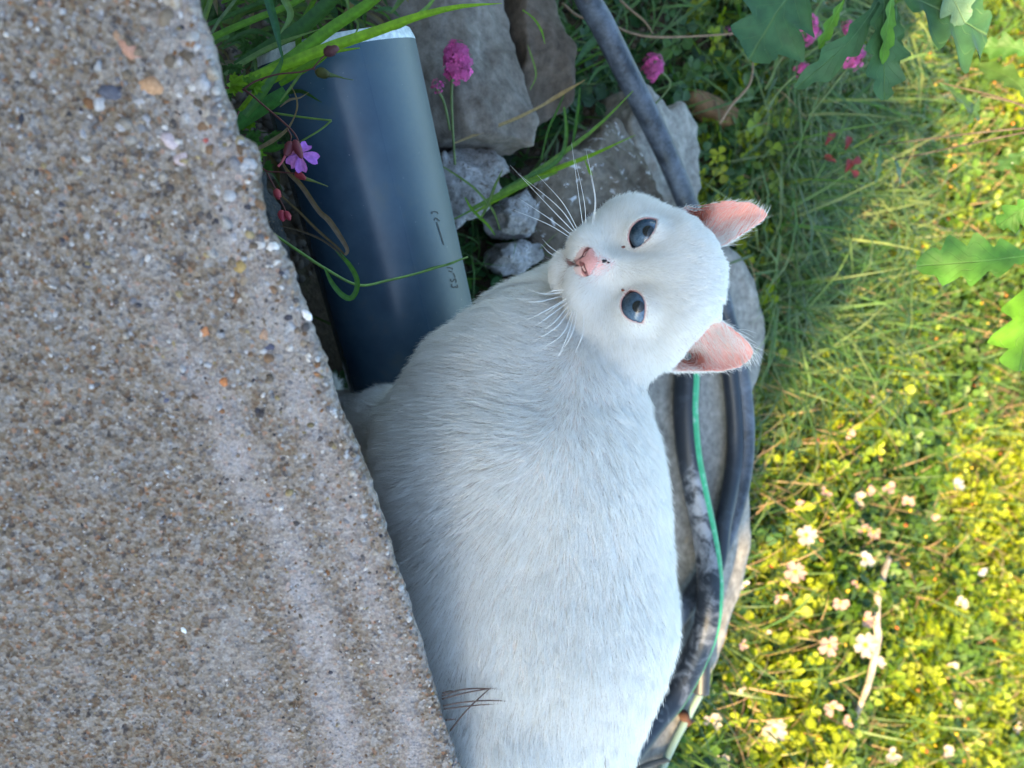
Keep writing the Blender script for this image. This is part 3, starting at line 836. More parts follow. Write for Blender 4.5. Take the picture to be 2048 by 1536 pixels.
Fq = np.stack([i * 7 + j, (i + 1) * 7 + j, (i + 1) * 7 + j + 1, i * 7 + j + 1], -1).reshape(-1, 4)
m_green = mat("green_stripe", (0.03, 0.28, 0.12), 0.45, 0.4)
_n = N(m_green); _a = _n.noise(_n.coord("Object"), 120, 4)
_n.color(_n.ramp(_a.outputs[0], [(0.35, (0.025, 0.26, 0.11)), (0.62, (0.05, 0.34, 0.17)), (0.72, (0.35, 0.42, 0.38))]))
obj("stripe", V, Fq, m_green, gh)
# thin drip tube with its rusty clip
dt = thing("drip_tube", "thin grey-green tube coming out of the cut hose end", "tube", G(1370, 1450, SZ))
m_drip = mat("grey_green_tube", (0.16, 0.24, 0.22), 0.45, 0.5)
V, Fc = tube(path_px([(1406, 1376, SZ + .004), (1396, 1396, SZ + .003), (1372, 1440, SZ), (1350, 1482, SZ), (1332, 1520, SZ), (1310, 1570, SZ)], 0.0042), 0.0042, 14, 60)
obj("tube_wall", V, Fc, m_drip, dt)
m_rust = mat("rust", (0.05, 0.024, 0.017), 0.9, 0.3)
V, Fc = tube(path_px([(1366, 1428, SZ), (1372, 1438, SZ - .002), (1378, 1448, SZ)], 0.0056), 0.0058, 14, 5)
V2, F2 = tube(path_px([(1360, 1437, SZ), (1374, 1440, SZ + .006), (1388, 1442, SZ)], 0.002), 0.0016, 8, 8)
V, Fc = join([(V, Fc), (V2, F2)])
obj("clip", V, Fc, m_rust, dt)
V, Fc = tube([G(1336, 1520, SZ + .006), G(1300, 1528, SZ + .004), G(1262, 1545, SZ + .003)], 0.003, 10, 20)
tag(obj("wire", V, Fc, mat("dark_wire", (0.05, 0.045, 0.04), 0.7), loc=G(1300, 1528, SZ)), "dark bent wire lying on the slab across the thin tube's end", "wire")
# brown timber offcut
m_wood = mat("weathered_wood", (0.24, 0.13, 0.06), 0.8, 0.25)
_n = N(m_wood); _mp = _n.new("ShaderNodeMapping"); _n.link(_n.coord("Object"), _mp.inputs[0]); _mp.inputs["Scale"].default_value = (20, 160, 160); _mp.inputs["Rotation"].default_value = (0, 0, 0.5)
_a = _n.noise(_mp.outputs[0], 1.0, 5, 0.7)
_n.color(_n.ramp(_a.outputs[0], [(0.3, (0.07, 0.037, 0.018)), (0.6, (0.15, 0.085, 0.04)), (0.75, (0.19, 0.12, 0.065))])); _n.normal(_n.bump(_a.outputs[0], 0.6, 0.002))
V, Fc = stone_mesh([(1396, 172), (1420, 180), (1482, 214), (1478, 246), (1462, 252), (1396, 204), (1386, 188)], 0.10, 0.03, step=0.003, rnd=0.002, rough=0.001, nscale=30, seed=12, fine=0.0008)
tag(obj("wood_offcut", V, Fc, m_wood, loc=G(1440, 212, .1)), "short brown piece of wood lying in the grass behind the pale chipped slab", "wood")
# ------------------------------------------------------------------ plants: generators
VIEWN = -Fw
def blade_mesh(pts, width, n=14, fold=0.25, face=None, twist=0.0, flat_tip=False, nseed=0):
    """a leaf blade: centre line pts, full width(s) along it, folded on its midrib"""
    c = catmull(np.asarray(pts, float), n)
    T = nrm(np.gradient(c, axis=0))
    f = VIEWN if face is None else face
    S = nrm(np.cross(T, np.broadcast_to(f, T.shape)))
    Nn = nrm(np.cross(S, T))
    if twist:
        a = np.linspace(0, twist, n)[:, None]
        S, Nn = S * np.cos(a) + Nn * np.sin(a), Nn * np.cos(a) - S * np.sin(a)
    t = np.linspace(0, 1, n)
    w = np.interp(t, np.linspace(0, 1, len(np.atleast_1d(width))), np.atleast_1d(width)) if np.size(width) > 1 else np.full(n, float(width))
    h = (w / 2)[:, None]
    V = np.stack([c - S * h + Nn * h * fold, c - S * h * 0.5 + Nn * h * fold * 0.3, c, c + S * h * 0.5 + Nn * h * fold * 0.3, c + S * h + Nn * h * fold], 1)
    i, j = np.meshgrid(np.arange(n - 1), np.arange(4), indexing='ij')
    Fq = np.stack([i * 5 + j, i * 5 + j + 1, (i + 1) * 5 + j + 1, (i + 1) * 5 + j], -1).reshape(-1, 4)
    uv = np.stack([np.tile(np.linspace(-1, 1, 5), n), np.repeat(t, 5)], 1)
    return V.reshape(-1, 3), Fq, uv

def pxline(l, d, dd=0.0):
    """traced pixels -> points at depth d (changing by dd along the line)"""
    n = len(l)
    return np.array([P(a, b, d + dd * i / max(n - 1, 1)) for i, (a, b) in enumerate(l)])

m_blade = leaf_material("grass_blade", 0.42, 0.38, noise_scale=300)
_n = N(m_blade)
# parallel veins along the blade
_uvx = _n.attr("u", "Fac"); _vein = _n.math('SINE', _n.math('MULTIPLY', _uvx, 34.0))
_nm = _n.bump(_n.math('MULTIPLY', _vein, 0.5), 0.35, 0.0003)
_n.normal(_nm)

def blade(name, parent, line, w, d, col, dd=0.0, fold=0.3, tw=0.0, n=16, label=None, cut=False):
    pts = pxline(line, d, dd)
    w = np.array(w, float) * (d / FPX)
    V, Fq, uv = blade_mesh(pts, w, n, fold, None, tw)
    jit = rng.uniform(0.9, 1.1)
    cv = np.tile(np.array(col) * jit, (len(V), 1))
    mid = np.abs(uv[:, 0]) < 0.1
    cv[mid] *= 1.25
    return obj(name, V, Fq, m_blade, parent, attrs={"col": cv, "u": uv[:, 0]}, label=label)

GR = (0.085, 0.20, 0.014); GD = (0.030, 0.095, 0.016); GB = (0.155, 0.29, 0.012); GP = (0.10, 0.17, 0.055); BR = (0.12, 0.085, 0.055); TAN = (0.30, 0.23, 0.14)

gc = thing("grass_clump", "clump of broad bright green grass blades arching over the pipe's cut end", "grass clump", P(500, -60, 0.55))
W0 = [0.25, 0.7, 1, 1, 0.9, 0.55, 0.06]
def ww(m): return [x * m for x in W0]
for line, w, d, col, dd, tw in [
    ([(455, 172), (482, 164), (564, 134), (655, 98), (755, 64), (837, 34), (920, 14), (1004, 7)], [8, 16, 22, 26, 24, 19, 12, 1], 0.405, GB, 0.03, 0.25),
    ([(440, 190), (500, 160), (564, 130), (616, 94), (673, 52), (745, 4), (800, -50)], [10, 20, 26, 28, 27, 25, 20], 0.415, GR, 0.03, 0.1),
    ([(380, 110), (427, 76), (509, 40), (591, 6), (660, -40)], [12, 15, 16, 15, 12], 0.43, GR, 0.03, 0.2),
    ([(390, 62), (440, 40), (537, -2), (600, -40)], [7, 10, 12, 10], 0.44, GD, 0.02, 0.1),
    ([(530, -30), (538, 4), (552, 55), (566, 126)], [13, 17, 15, 1], 0.40, (0.03, 0.105, 0.05), 0.0, 0.2),
    ([(556, -30), (570, 2), (581, 32), (560, 68)], [12, 15, 13, 2], 0.41, GP, 0.0, 0.5),
    ([(470, 130), (540, 92), (600, 60), (650, 16), (690, -30)], [12, 24, 32, 32, 26], 0.44, GD, 0.02, 0.0),
    ([(468, 254), (490, 240), (530, 214), (574, 187)], [26, 32, 33, 30], 0.425, (0.035, 0.125, 0.035), 0.0, 0.1),
    ([(450, 150), (480, 130), (550, 92), (640, 58)], [8, 13, 14, 2], 0.43, GP, 0.01, 0.4),
    ([(490, 232), (512, 206), (545, 160), (562, 128), (566, 100)], [15, 20, 18, 10, 1], 0.41, (0.06, 0.15, 0.05), 0.0, 0.3),
    ([(404, 62), (412, 30), (430, -20)], [12, 13, 10], 0.40, GP, 0.0, 0.1),
    ([(424, 66), (440, 40), (470, 2), (480, -20)], [6, 8, 8, 6], 0.41, (0.10, 0.16, 0.09), 0.0, 0.2),
    ([(560, 170), (590, 150), (640, 120), (668, 96)], [10, 18, 16, 5], 0.43, GR, 0.0, 0.2),
    ([(480, 222), (530, 170), (588, 140), (640, 110), (720, 96)], [10, 18, 22, 16, 2], 0.44, GB, 0.01, 0.2),
    ([(600, 112), (598, 70), (612, 34), (640, -20)], [13, 14, 13, 10], 0.455, GR, 0.01, 0.2),
    ([(690, -20), (700, 24), (716, 50), (705, 80)], [6, 6, 5, 1], 0.45, GP, 0.0, 0.3),
    ([(770, 60), (800, 52), (850, 20), (880, -20)], [6, 12, 9, 6], 0.45, (0.10, 0.2, 0.06), 0.0, 0.2),
    ([(560, 204), (580, 178), (606, 142)], [3, 7, 5], 0.42, GP, 0.0, 0.2),
    ([(520, 262), (500, 290), (482, 330)], [10, 14, 3], 0.44, GD, 0.0, 0.2),
    ([(520, 300), (548, 298), (576, 290)], [8, 16, 6], 0.44, GD, 0.0, 0.2),
]:
    blade("grass_blade", gc, line, w, d, col, dd, 0.3, tw)

# undergrowth filling the corner behind the broad blades
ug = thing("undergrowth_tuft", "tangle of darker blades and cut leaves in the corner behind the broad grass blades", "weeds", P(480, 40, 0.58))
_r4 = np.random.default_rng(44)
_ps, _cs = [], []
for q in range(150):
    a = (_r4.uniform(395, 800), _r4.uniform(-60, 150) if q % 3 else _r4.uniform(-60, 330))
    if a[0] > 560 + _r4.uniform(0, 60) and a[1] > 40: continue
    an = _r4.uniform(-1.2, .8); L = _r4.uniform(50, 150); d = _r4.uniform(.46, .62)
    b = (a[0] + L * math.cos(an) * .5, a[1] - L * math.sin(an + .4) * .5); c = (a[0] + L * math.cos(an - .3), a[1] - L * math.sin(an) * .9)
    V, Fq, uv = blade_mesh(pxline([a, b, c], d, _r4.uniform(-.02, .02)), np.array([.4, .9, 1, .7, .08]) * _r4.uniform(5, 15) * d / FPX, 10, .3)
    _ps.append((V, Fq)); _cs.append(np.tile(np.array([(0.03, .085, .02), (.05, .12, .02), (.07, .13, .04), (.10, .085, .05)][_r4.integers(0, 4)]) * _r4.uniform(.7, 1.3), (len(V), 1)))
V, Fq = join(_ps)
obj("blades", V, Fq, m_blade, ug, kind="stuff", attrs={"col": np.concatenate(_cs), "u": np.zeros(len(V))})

# bent and looping stems in front of the pipe
ks = thing("kinked_grass", "thin green grass stem with a sharp kink against the dark pipe beside the purple flower", "grass stem", P(560, 230, .42))
V, Fc = tube(pxline([(548, 226), (580, 231), (625, 237), (663, 241)], .418), [.0007, .0006], 8, 14)
V2, F2 = tube(pxline([(663, 241), (640, 260), (600, 284)], .418), [.0006, .0005], 8, 10)
V, Fc = join([(V, Fc), (V2, F2)])
m_stem = leaf_material("green_stem", 0.5, 0.1)
def colobj(name, V, Fc, m, parent, col, label=None, **kw):
    return obj(name, V, Fc, m, parent, label=label, attrs={"col": np.tile(np.array(col), (len(V), 1)), "u": np.zeros(len(V))}, **kw)
colobj("stem", V, Fc, m_stem, ks, (0.09, 0.16, 0.03))
ls_ = thing("looping_grass", "long green grass stem with a looping leaf lying across the middle of the pipe", "grass stem", P(530, 456, .43))
V, Fc = tube(np.array([P(500, 440, .42), P(528, 456, .425), P(594, 500, .43), P(650, 537, .435), P(716, 570, .45), P(775, 561, .468), P(837, 546, .485), P(890, 530, .50), P(935, 514, .52)]), [.0008, .0009, .0008, .0006], 8, 60)
colobj("stem", V, Fc, m_stem, ls_, (0.10, 0.19, 0.035))
blade("leaf", ls_, [(650, 537), (664, 566), (684, 590), (702, 597), (714, 580), (714, 556), (700, 530), (682, 510), (660, 488)], [4, 9, 11, 12, 12, 12, 11, 8, 1], .43, (0.055, 0.16, 0.035), 0, .3, 0.6, 26)
blade("leaf", ls_, [(820, 553), (860, 538), (900, 528), (930, 516)], [1, 6, 5, 1], .488, (0.10, 0.2, 0.05), 0.02, .3, 0.2, 12)

dg = thing("dry_grass", "dead brown folded grass leaf hanging over the dark side of the pipe", "dry grass", P(560, 340, .42))
blade("dead_leaf", dg, [(562, 320), (578, 347), (603, 372), (637, 422), (656, 440), (676, 468), (694, 499), (690, 510)], [3, 8, 10, 10, 12, 11, 8, 5], .415, BR, 0, .5, .5, 26)
blade("dead_leaf", dg, [(690, 510), (672, 492), (637, 462), (600, 425), (562, 391), (540, 372)], [4, 5, 6, 5, 4, 2], .417, (0.085, 0.065, 0.045), 0, .4, .4, 20)
blade("dead_leaf", dg, [(560, 452), (600, 462), (640, 478), (672, 500), (690, 520)], [2, 4, 5, 5, 1], .425, (0.07, 0.055, 0.045), 0, .4, .4, 16)
dg2 = thing("dry_grass", "curled dead brown leaf twisting behind the purple flower", "dry grass", P(510, 300, .41))
blade("dead_leaf", dg2, [(500, 306), (516, 299), (548, 282), (574, 262), (588, 238), (596, 214), (592, 190), (580, 168)], [3, 8, 12, 10, 5, 8, 5, 1], .408, (0.16, 0.12, 0.085), 0, .5, 1.2, 26)
blade("dead_leaf", dg2, [(560, 214), (580, 200), (600, 196), (618, 184)], [2, 6, 4, 1], .41, (0.14, 0.11, 0.08), 0, .4, .4, 10)
dg3 = thing("dry_grass", "wiry brown dead stalks lying on the concrete edge in front of the cat's flank", "dry grass", P(900, 1400, .40))
for ln in ([(884, 1392), (920, 1380), (960, 1377), (1010, 1380), (1028, 1384)], [(884, 1398), (930, 1386), (975, 1378), (1000, 1376)], [(886, 1412), (930, 1404), (985, 1401), (1030, 1404)], [(888, 1418), (930, 1413), (960, 1410), (1000, 1408)],
           [(900, 1462), (930, 1424), (965, 1390), (1000, 1360)], [(892, 1440), (912, 1438)], [(886, 1386), (900, 1382), (912, 1384)]):
    p = np.array([P(a, b, .372 + .006 * i) for i, (a, b) in enumerate(ln)])
    V, Fc = tube(p, [.00045, .0004, .0002], 6, 18)
    colobj("stalk", V, Fc, m_stem, dg3, (0.15, 0.085, 0.06))

# ------------------------------------------------------------------ herb robert
hb = thing("herb_robert", "herb robert with a small purple five-petalled flower and reddish stems in front of the pipe", "wild flower", P(455, 180, .41))
RED = (0.10, 0.028, 0.026)
def stem(parent, line, d, r=0.0006, col=RED, dd=0.0, name="stem"):
    V, Fc = tube(pxline(line, d, dd), [r * .85, r * .75, r * 0.6], 8, max(10, len(line) * 6))
    return colobj(name, V, Fc, m_stem, parent, col)
stem(hb, [(440, 176), (457, 176), (490, 181), (531, 214), (575, 252), (592, 272), (600, 292)], .402, .0007)
stem(hb, [(488, 178), (510, 163), (553, 149), (600, 144), (626, 137)], .40, .0006)
stem(hb, [(626, 137), (640, 120), (654, 107)], .40, .0005)
stem(hb, [(626, 137), (636, 144)], .40, .0005)
stem(hb, [(575, 258), (582, 272), (580, 286)], .40, .0005)
stem(hb, [(500, 298), (512, 318), (531, 341), (560, 344), (592, 347)], .405, .00055)
stem(hb, [(531, 341), (548, 372), (556, 392), (566, 410), (572, 424)], .405, .0005)
stem(hb, [(478, 222), (470, 240), (458, 252)], .405, .0005)
m_pet = leaf_material("petal", 0.5, 0.3, noise_scale=500)
def ellipsoid_along(a, b, r, taper=0.6, n=12, seg=12):
    t = np.linspace(0, 1, n)
    p = a + (b - a) * t[:, None]
    rad = r * np.sqrt(np.clip(1 - (2 * t - 1) ** 2, 0, 1)) * (1 + taper * (0.5 - t)) + 1e-5
    return tube(p, rad, seg)
def bud(parent, a, b, w, col, d, name="bud"):
    V, Fc = ellipsoid_along(P(*a, d), P(*b, d - .004), w * d / FPX / 2)
    V = V + (0.08 * w * d / FPX) * vnoise(V * 900, 3)[:, None]
    o = colobj(name, V, Fc, m_stem, parent, col)
    return o
bud(hb, (648, 108), (678, 94), 19, (0.085, 0.03, 0.032), .399)
b2 = bud(hb, (632, 143), (660, 150), 20, (0.055, 0.06, 0.015), .399, "seed_head")
V, Fc = tube(pxline([(655, 149), (672, 152), (690, 157), (707, 160)], .398), [.0016, .0007, .0003, .0002], 8, 16)
colobj("beak", V, Fc, m_stem, b2, (0.06, 0.10, 0.03))
bud(hb, (590, 346), (612, 358), 14, (0.30, 0.03, 0.04), .403, "seed_head")
V, Fc = tube(pxline([(610, 357), (632, 364), (656, 373)], .402), [.0012, .0005, .0002], 8, 12); colobj("beak", V, Fc, m_stem, hb, (0.10, 0.13, 0.03))
bud(hb, (552, 380), (558, 398), 15, (0.30, 0.035, 0.05), .405)
bud(hb, (562, 422), (566, 442), 16, (0.34, 0.035, 0.06), .405)
bud(hb, (571, 424), (580, 440), 13, (0.30, 0.03, 0.05), .404)
bud(hb, (588, 280), (604, 318), 17, (0.15, 0.025, 0.035), .396, "calyx")
bud(hb, (584, 284), (570, 312), 18, (0.13, 0.025, 0.032), .396, "calyx")
V, Fc = tube(pxline([(572, 308), (564, 324), (556, 333)], .396), [.0007, .0005, .0007], 8, 10); colobj("style", V, Fc, m_stem, hb, (0.55, 0.12, 0.14))
def petal(parent, base, tip, width, d, col, notch=0.12, name="petal", m=None, cup=0.25, n=10, label=None):
    a, b = P(*base, d), P(*tip, d + .001)
    ax_ = b - a; L = np.linalg.norm(ax_); ax_ = ax_ / L
    s = nrm(np.cross(ax_, VIEWN)); nn_ = np.cross(s, ax_)
    if np.dot(nn_, VIEWN) < 0: nn_ = -nn_
    t = np.linspace(0, 1, n); u = np.linspace(-1, 1, 7)
    wprof = np.interp(t, [0, .25, .55, .8, .93, 1], [.16, .42, .88, 1, .86, .62])
    w_ = width * d / FPX / 2
    T2, U2 = np.meshgrid(t, u, indexing='ij')
    pos = a + ax_ * (L * (T2 - notch * (T2 ** 6) * (1 - np.abs(U2)) * 1.0))[..., None] + s * (w_ * wprof[:, None] * U2)[..., None] + nn_ * (w_ * cup * (U2 ** 2) + L * 0.06 * np.sin(T2 * 3.1) - L * .10 * T2 ** 2)[..., None]
    V = pos.reshape(-1, 3)
    i, j = np.meshgrid(np.arange(n - 1), np.arange(6), indexing='ij')
    Fq = np.stack([i * 7 + j, (i + 1) * 7 + j, (i + 1) * 7 + j + 1, i * 7 + j + 1], -1).reshape(-1, 4)
    c = np.tile(np.array(col), (len(V), 1))
    st = np.clip(np.cos(U2.reshape(-1) * 9) * 0.5 + 0.3, 0, 1) * (1 - T2.reshape(-1)) * .6
    c = c * (1 + st[:, None] * np.array([.5, 1.2, .3]))
    return obj(name, V, Fq, m or m_pet, parent, attrs={"col": c, "u": U2.reshape(-1)}, label=label)
PUR = (0.46, 0.15, 0.62)
for tip_, w in (((617, 287), 24), ((638, 320), 25), ((604, 346), 25), ((577, 332), 25), ((574, 302), 22)):
    petal(hb, (600, 308), tip_, w, .398, PUR)
# finely cut leaves
def cut_leaf(parent, cx, cy, size, d, col, rot=0.0, name="leaf"):
    ps = []
    for k in range(5):
        a = rot + (k - 2) * 0.62
        L = size * (1 - 0.12 * abs(k - 2))
        for q, (f, s_) in enumerate(((1, 0), (.72, .42), (.72, -.42), (.48, .6), (.48, -.6))):
            st = (cx + L * f * 0.35 * math.cos(a), cy + L * f * 0.35 * math.sin(a)) if q else (cx, cy)
            st = (cx + L * (0.25 if q > 2 else 0.42 if q else 0) * math.cos(a), cy + L * (0.25 if q > 2 else 0.42 if q else 0) * math.sin(a))
            en = (cx + L * f * math.cos(a + s_), cy + L * f * math.sin(a + s_))
            V, Fq, uv = blade_mesh(pxline([st, ((st[0] + en[0]) / 2, (st[1] + en[1]) / 2), en], d + rng.uniform(-.002, .002)), np.array([.25, .36, .42, .36, .14]) * L * 0.62 * d / FPX, 7, .2)
            ps.append((V, Fq))
    V, Fq = join(ps)
    return colobj(name, V, Fq, m_blade, parent, np.array(col) * rng.uniform(.85, 1.15))
for cx, cy, sz, d, col, rot in ((462, 168, 34, .40, GB, 0.0), (500, 176, 36, .405, GR, -.9), (494, 282, 34, .42, GD, .2), (508, 308, 26, .42, GR, .1), (520, 96, 34, .47, GD, -1.2), (500, 90, 30, .47, GD, 2.2), (468, 60, 40, .5, GD, .4), (540, 270, 28, .425, GD, 1.0), (470, 130, 26, .43, GD, 1.6), (500, 240, 26, .43, GR, 2.2), (530, 330, 20, .43, GD, .6)):
    cut_leaf(hb, cx, cy, sz, d, col, rot)

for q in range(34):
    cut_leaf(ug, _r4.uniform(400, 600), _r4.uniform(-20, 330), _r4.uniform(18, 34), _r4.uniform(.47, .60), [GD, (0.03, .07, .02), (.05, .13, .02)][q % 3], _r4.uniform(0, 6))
# ------------------------------------------------------------------ grass in the middle, between pipe and rocks
mg = thing("grass_clump", "pale green grass blades crossing the rocks to the left of the cat's whiskers", "grass clump", G(1000, 400, .07))
for line, w, d, col, dd, tw in [
    ([(905, 440), (960, 412), (1015, 384), (1060, 352), (1113, 316), (1194, 254), (1266, 182)], [3, 5, 8, 11, 11, 8, 2], .60, (0.085, 0.17, 0.035), .05, .3),
    ([(950, 425), (1015, 388), (1097, 345), (1180, 312), (1271, 270)], [4, 9, 12, 9, 1], .62, GB, .03, .3),
    ([(940, 418), (985, 398), (1040, 372), (1115, 345)], [4, 12, 16, 3], .61, (0.09, 0.19, 0.03), .0, .2),
    ([(1000, 382), (1050, 356), (1100, 334), (1126, 306), (1133, 262), (1128, 214)], [5, 8, 9, 9, 8, 5], .62, (0.06, 0.15, 0.04), .02, .3),
    ([(1144, 300), (1150, 260), (1156, 215), (1160, 176)], [3, 7, 7, 2], .66, GD, .0, .2),
    ([(960, 440), (978, 405), (990, 372), (1005, 340)], [4, 7, 6, 1], .60, GP, .0, .2),
    ([(880, 330), (912, 350), (950, 378), (985, 420), (1000, 460)], [2, 4, 5, 5, 2], .60, GP, .0, .2),
    ([(930, 395), (945, 420), (975, 450), (990, 470)], [3, 6, 6, 2], .60, GR, .0, .2),
    ([(1045, 20), (1066, 36), (1082, 60), (1090, 88)], [2, 4, 5, 1], .62, GR, .0, .2),
    ([(1060, 180), (1072, 150), (1062, 110), (1055, 90)], [2, 4, 4, 1], .62, GP, .0, .2),
    ([(1170, 320), (1180, 345), (1185, 350)], [2, 7, 1], .63, GB, .0, .1),
    ([(1082, 320), (1096, 262), (1110, 230), (1128, 190)], [3, 5, 5, 2], .66, GD, .0, .1),
    ([(1175, 170), (1195, 140), (1220, 130), (1235, 128)], [3, 8, 7, 2], .75, (0.05, 0.12, 0.06), .0, .1),
    ([(1150, 130), (1175, 96), (1200, 80), (1218, 112)], [4, 16, 18, 4], .78, (0.05, 0.12, 0.06), .0, .1),
]:
    blade("grass_blade", mg, line, w, d, col, dd, .3, tw)
sw = thing("straw", "dry pale straw lying diagonally over the flat grey-brown stone", "straw", P(1030, 234, .66))
blade("straw_blade", sw, [(905, 288), (940, 274), (985, 256), (1031, 238), (1080, 214), (1110, 196), (1146, 172)], [3, 6, 6, 8, 6, 10, 2], .64, TAN, .02, .4, .4, 20)
blade("straw_blade", sw, [(1100, 205), (1120, 190), (1140, 178), (1170, 160)], [2, 9, 7, 1], .655, (0.24, 0.17, 0.09), 0, .4, .3, 10)
tw_ = thing("twig", "thin brown forked twig stretched over the grass above the black hose", "twig", P(1230, 50, .8))
for ln, r_ in (([(1124, 6), (1160, 34), (1222, 50), (1262, 66), (1310, 74), (1400, 72), (1480, 66), (1560, 60)], .0014), ([(1240, 0), (1262, 20), (1290, 44), (1306, 68)], .0012), ([(1440, 246), (1460, 214), (1494, 176), (1504, 150), (1506, 120)], .0016)):
    V, Fc = tube(pxline(ln, .80), [r_, r_ * .9, r_ * .5], 8, 30); colobj("stem", V, Fc, m_stem, tw_, (0.22, 0.15, 0.10))

# ------------------------------------------------------------------ red valerian heads
m_val = leaf_material("magenta_petal", 0.55, 0.25, noise_scale=300)
def valerian(label, cx, cy, r, d, stem_line, sx=1.0, count=60, col=(0.34, 0.05, 0.20), grp="magenta valerian heads"):
    c = P(cx, cy, d)
    t = thing("valerian_flower", label, "wild flower", c, grp)
    R_ = r * d / FPX
    rr = np.random.default_rng(int(cx * 7 + cy))
    ps, cs = [], []
    u = nrm(rr.normal(size=(count, 3))); u = np.where((u @ VIEWN < -0.5)[:, None], -u, u)
    cen_ = c + (u * rr.uniform(.55, 1, (count, 1)) * R_) @ np.diag([1, 1, 1]) * 1.0
    cen_ = c + ((cen_ - c) @ Rt)[:, None] * Rt * 1.0 + ((cen_ - c) @ Up)[:, None] * Up * sx + ((cen_ - c) @ Fw)[:, None] * Fw * .8
    for q in range(count):
        nn_ = nrm(u[q] + 0.5 * VIEWN); s = nrm(np.cross(nn_, rr.normal(size=3))); v = np.cross(nn_, s)
        for k in range(5):
            a = k * 2 * math.pi / 5
            dr = s * math.cos(a) + v * math.sin(a); sd = np.cross(nn_, dr)
            L = R_ * rr.uniform(.16, .24)
            V = np.array([cen_[q], cen_[q] + dr * L * .6 + sd * L * .35 + nn_ * L * .1, cen_[q] + dr * L + nn_ * L * .05, cen_[q] + dr * L * .6 - sd * L * .35 + nn_ * L * .1])
            ps.append((V, np.array([[0, 1, 2, 3]])))
        cs.append(np.tile(np.array(col) * rr.uniform(.55, 1.5) * (1 + .5 * (rr.random() < .25)), (20, 1)))
    V, Fq = join(ps)
    obj("florets", V, Fq, m_val, t, kind="stuff", attrs={"col": np.concatenate(cs), "u": np.zeros(len(V))}, smooth=False)
    V, Fc = tube(pxline(stem_line, d + R_ * .5, .02), [.0012, .0010], 8, 16)
    colobj("stem", V, Fc, m_stem, t, (0.10, 0.15, 0.05))
    return t
valerian("magenta flower head standing over the flat stone beside the pipe, the biggest one", 915, 124, 44, .585, [(905, 140), (903, 190), (905, 250), (910, 330)], .68, 190)
valerian("small magenta bud cluster just below the biggest flower head, nearest the pipe", 876, 172, 15, .585, [(872, 176), (888, 205), (900, 260)], 1.1, 40)
valerian("magenta flower head right behind the black hose", 1306, 134, 29, .80, [(1320, 140), (1340, 170), (1300, 220)], .78, 110)
valerian("magenta flower head between the first two oak leaves, close to the frame's edge", 1612, 58, 32, .84, [(1600, 70), (1560, 120), (1530, 180)], 1.0, 90)
valerian("magenta flower head half under the narrow oak leaf", 1702, 110, 30, .82, [(1700, 130), (1660, 180), (1620, 230)], 1.0, 90)
valerian("little magenta flower head peeping out left of the narrow oak leaf's tip", 1603, 140, 17, .84, [(1590, 150), (1560, 180), (1530, 220)], .9, 50)
valerian("little magenta flower head at the upper side of the narrow oak leaf", 1697, 54, 16, .84, [(1680, 60), (1640, 90), (1600, 120)], .9, 50)
valerian("tiny dull magenta flower head at the frame's edge beside the first oak leaf", 1458, 62, 12, .95, [(1450, 70), (1420, 100)], 1.2, 30, (0.25, 0.04, 0.16))
rp = thing("red_leaves", "cluster of small dull red leaves in the shaded long grass", "red leaves", P(1690, 310, 1.0))
for a, b, w in (((1650, 290), (1668, 262), 16), ((1690, 300), (1700, 272), 14), ((1700, 330), (1722, 318), 16), ((1690, 345), (1704, 318), 18), ((1672, 325), (1650, 312), 14), ((1700, 340), (1716, 352), 14)):
    petal(rp, a, b, w, .98, (0.16, 0.022, 0.028), name="leaf", notch=0)

# ------------------------------------------------------------------ oak
m_oak = leaf_material("oak_leaf", 0.58, 0.2, noise_scale=90)
_n = N(m_oak)
_u = _n.attr("u", "Fac"); _v = _n.attr("v", "Fac")
_au = _n.math('ABSOLUTE', _u)
# side veins run forward from the midrib
_ph = _n.math('SUBTRACT', _n.math('MULTIPLY', _v, 7.0), _n.math('MULTIPLY', _au, 2.2))
_fr = _n.math('ABSOLUTE', _n.math('SUBTRACT', _n.math('FRACT', _ph), 0.5))
_sv = _n.math('MULTIPLY', _n.math('SUBTRACT', 1.0, _n.math('MULTIPLY', _fr, 16.0), True), 0.30)
_mv = _n.math('SUBTRACT', 1.0, _n.math('MULTIPLY', _au, 22.0), True)
_vn = _n.math('MAXIMUM', _sv, _mv, True)
_base = [l.from_socket for l in m_oak.node_tree.links if l.to_socket == _n.b.inputs["Base Color"]][0]
_nz = _n.noise(_n.coord(), 35, 3); 
_c1 = _n.mix(_n.math('MULTIPLY', _vn, 0.55), _base, (0.12, 0.20, 0.07))
_spk = _n.noise(_n.coord(), 160, 2, 0.5)
_c1 = _n.mix(_n.ramp(_spk.outputs[0], [(0.76, (0, 0, 0)), (0.79, (.7, .7, .7))]), _c1, (0.42, 0.48, 0.42))
_n.color(_c1)
_n.normal(_n.bump(_n.math('ADD', _n.math('MULTIPLY', _vn, -1.0), _n.math('MULTIPLY', _nz.outputs[0], 0.8)), 0.6, 0.0012))
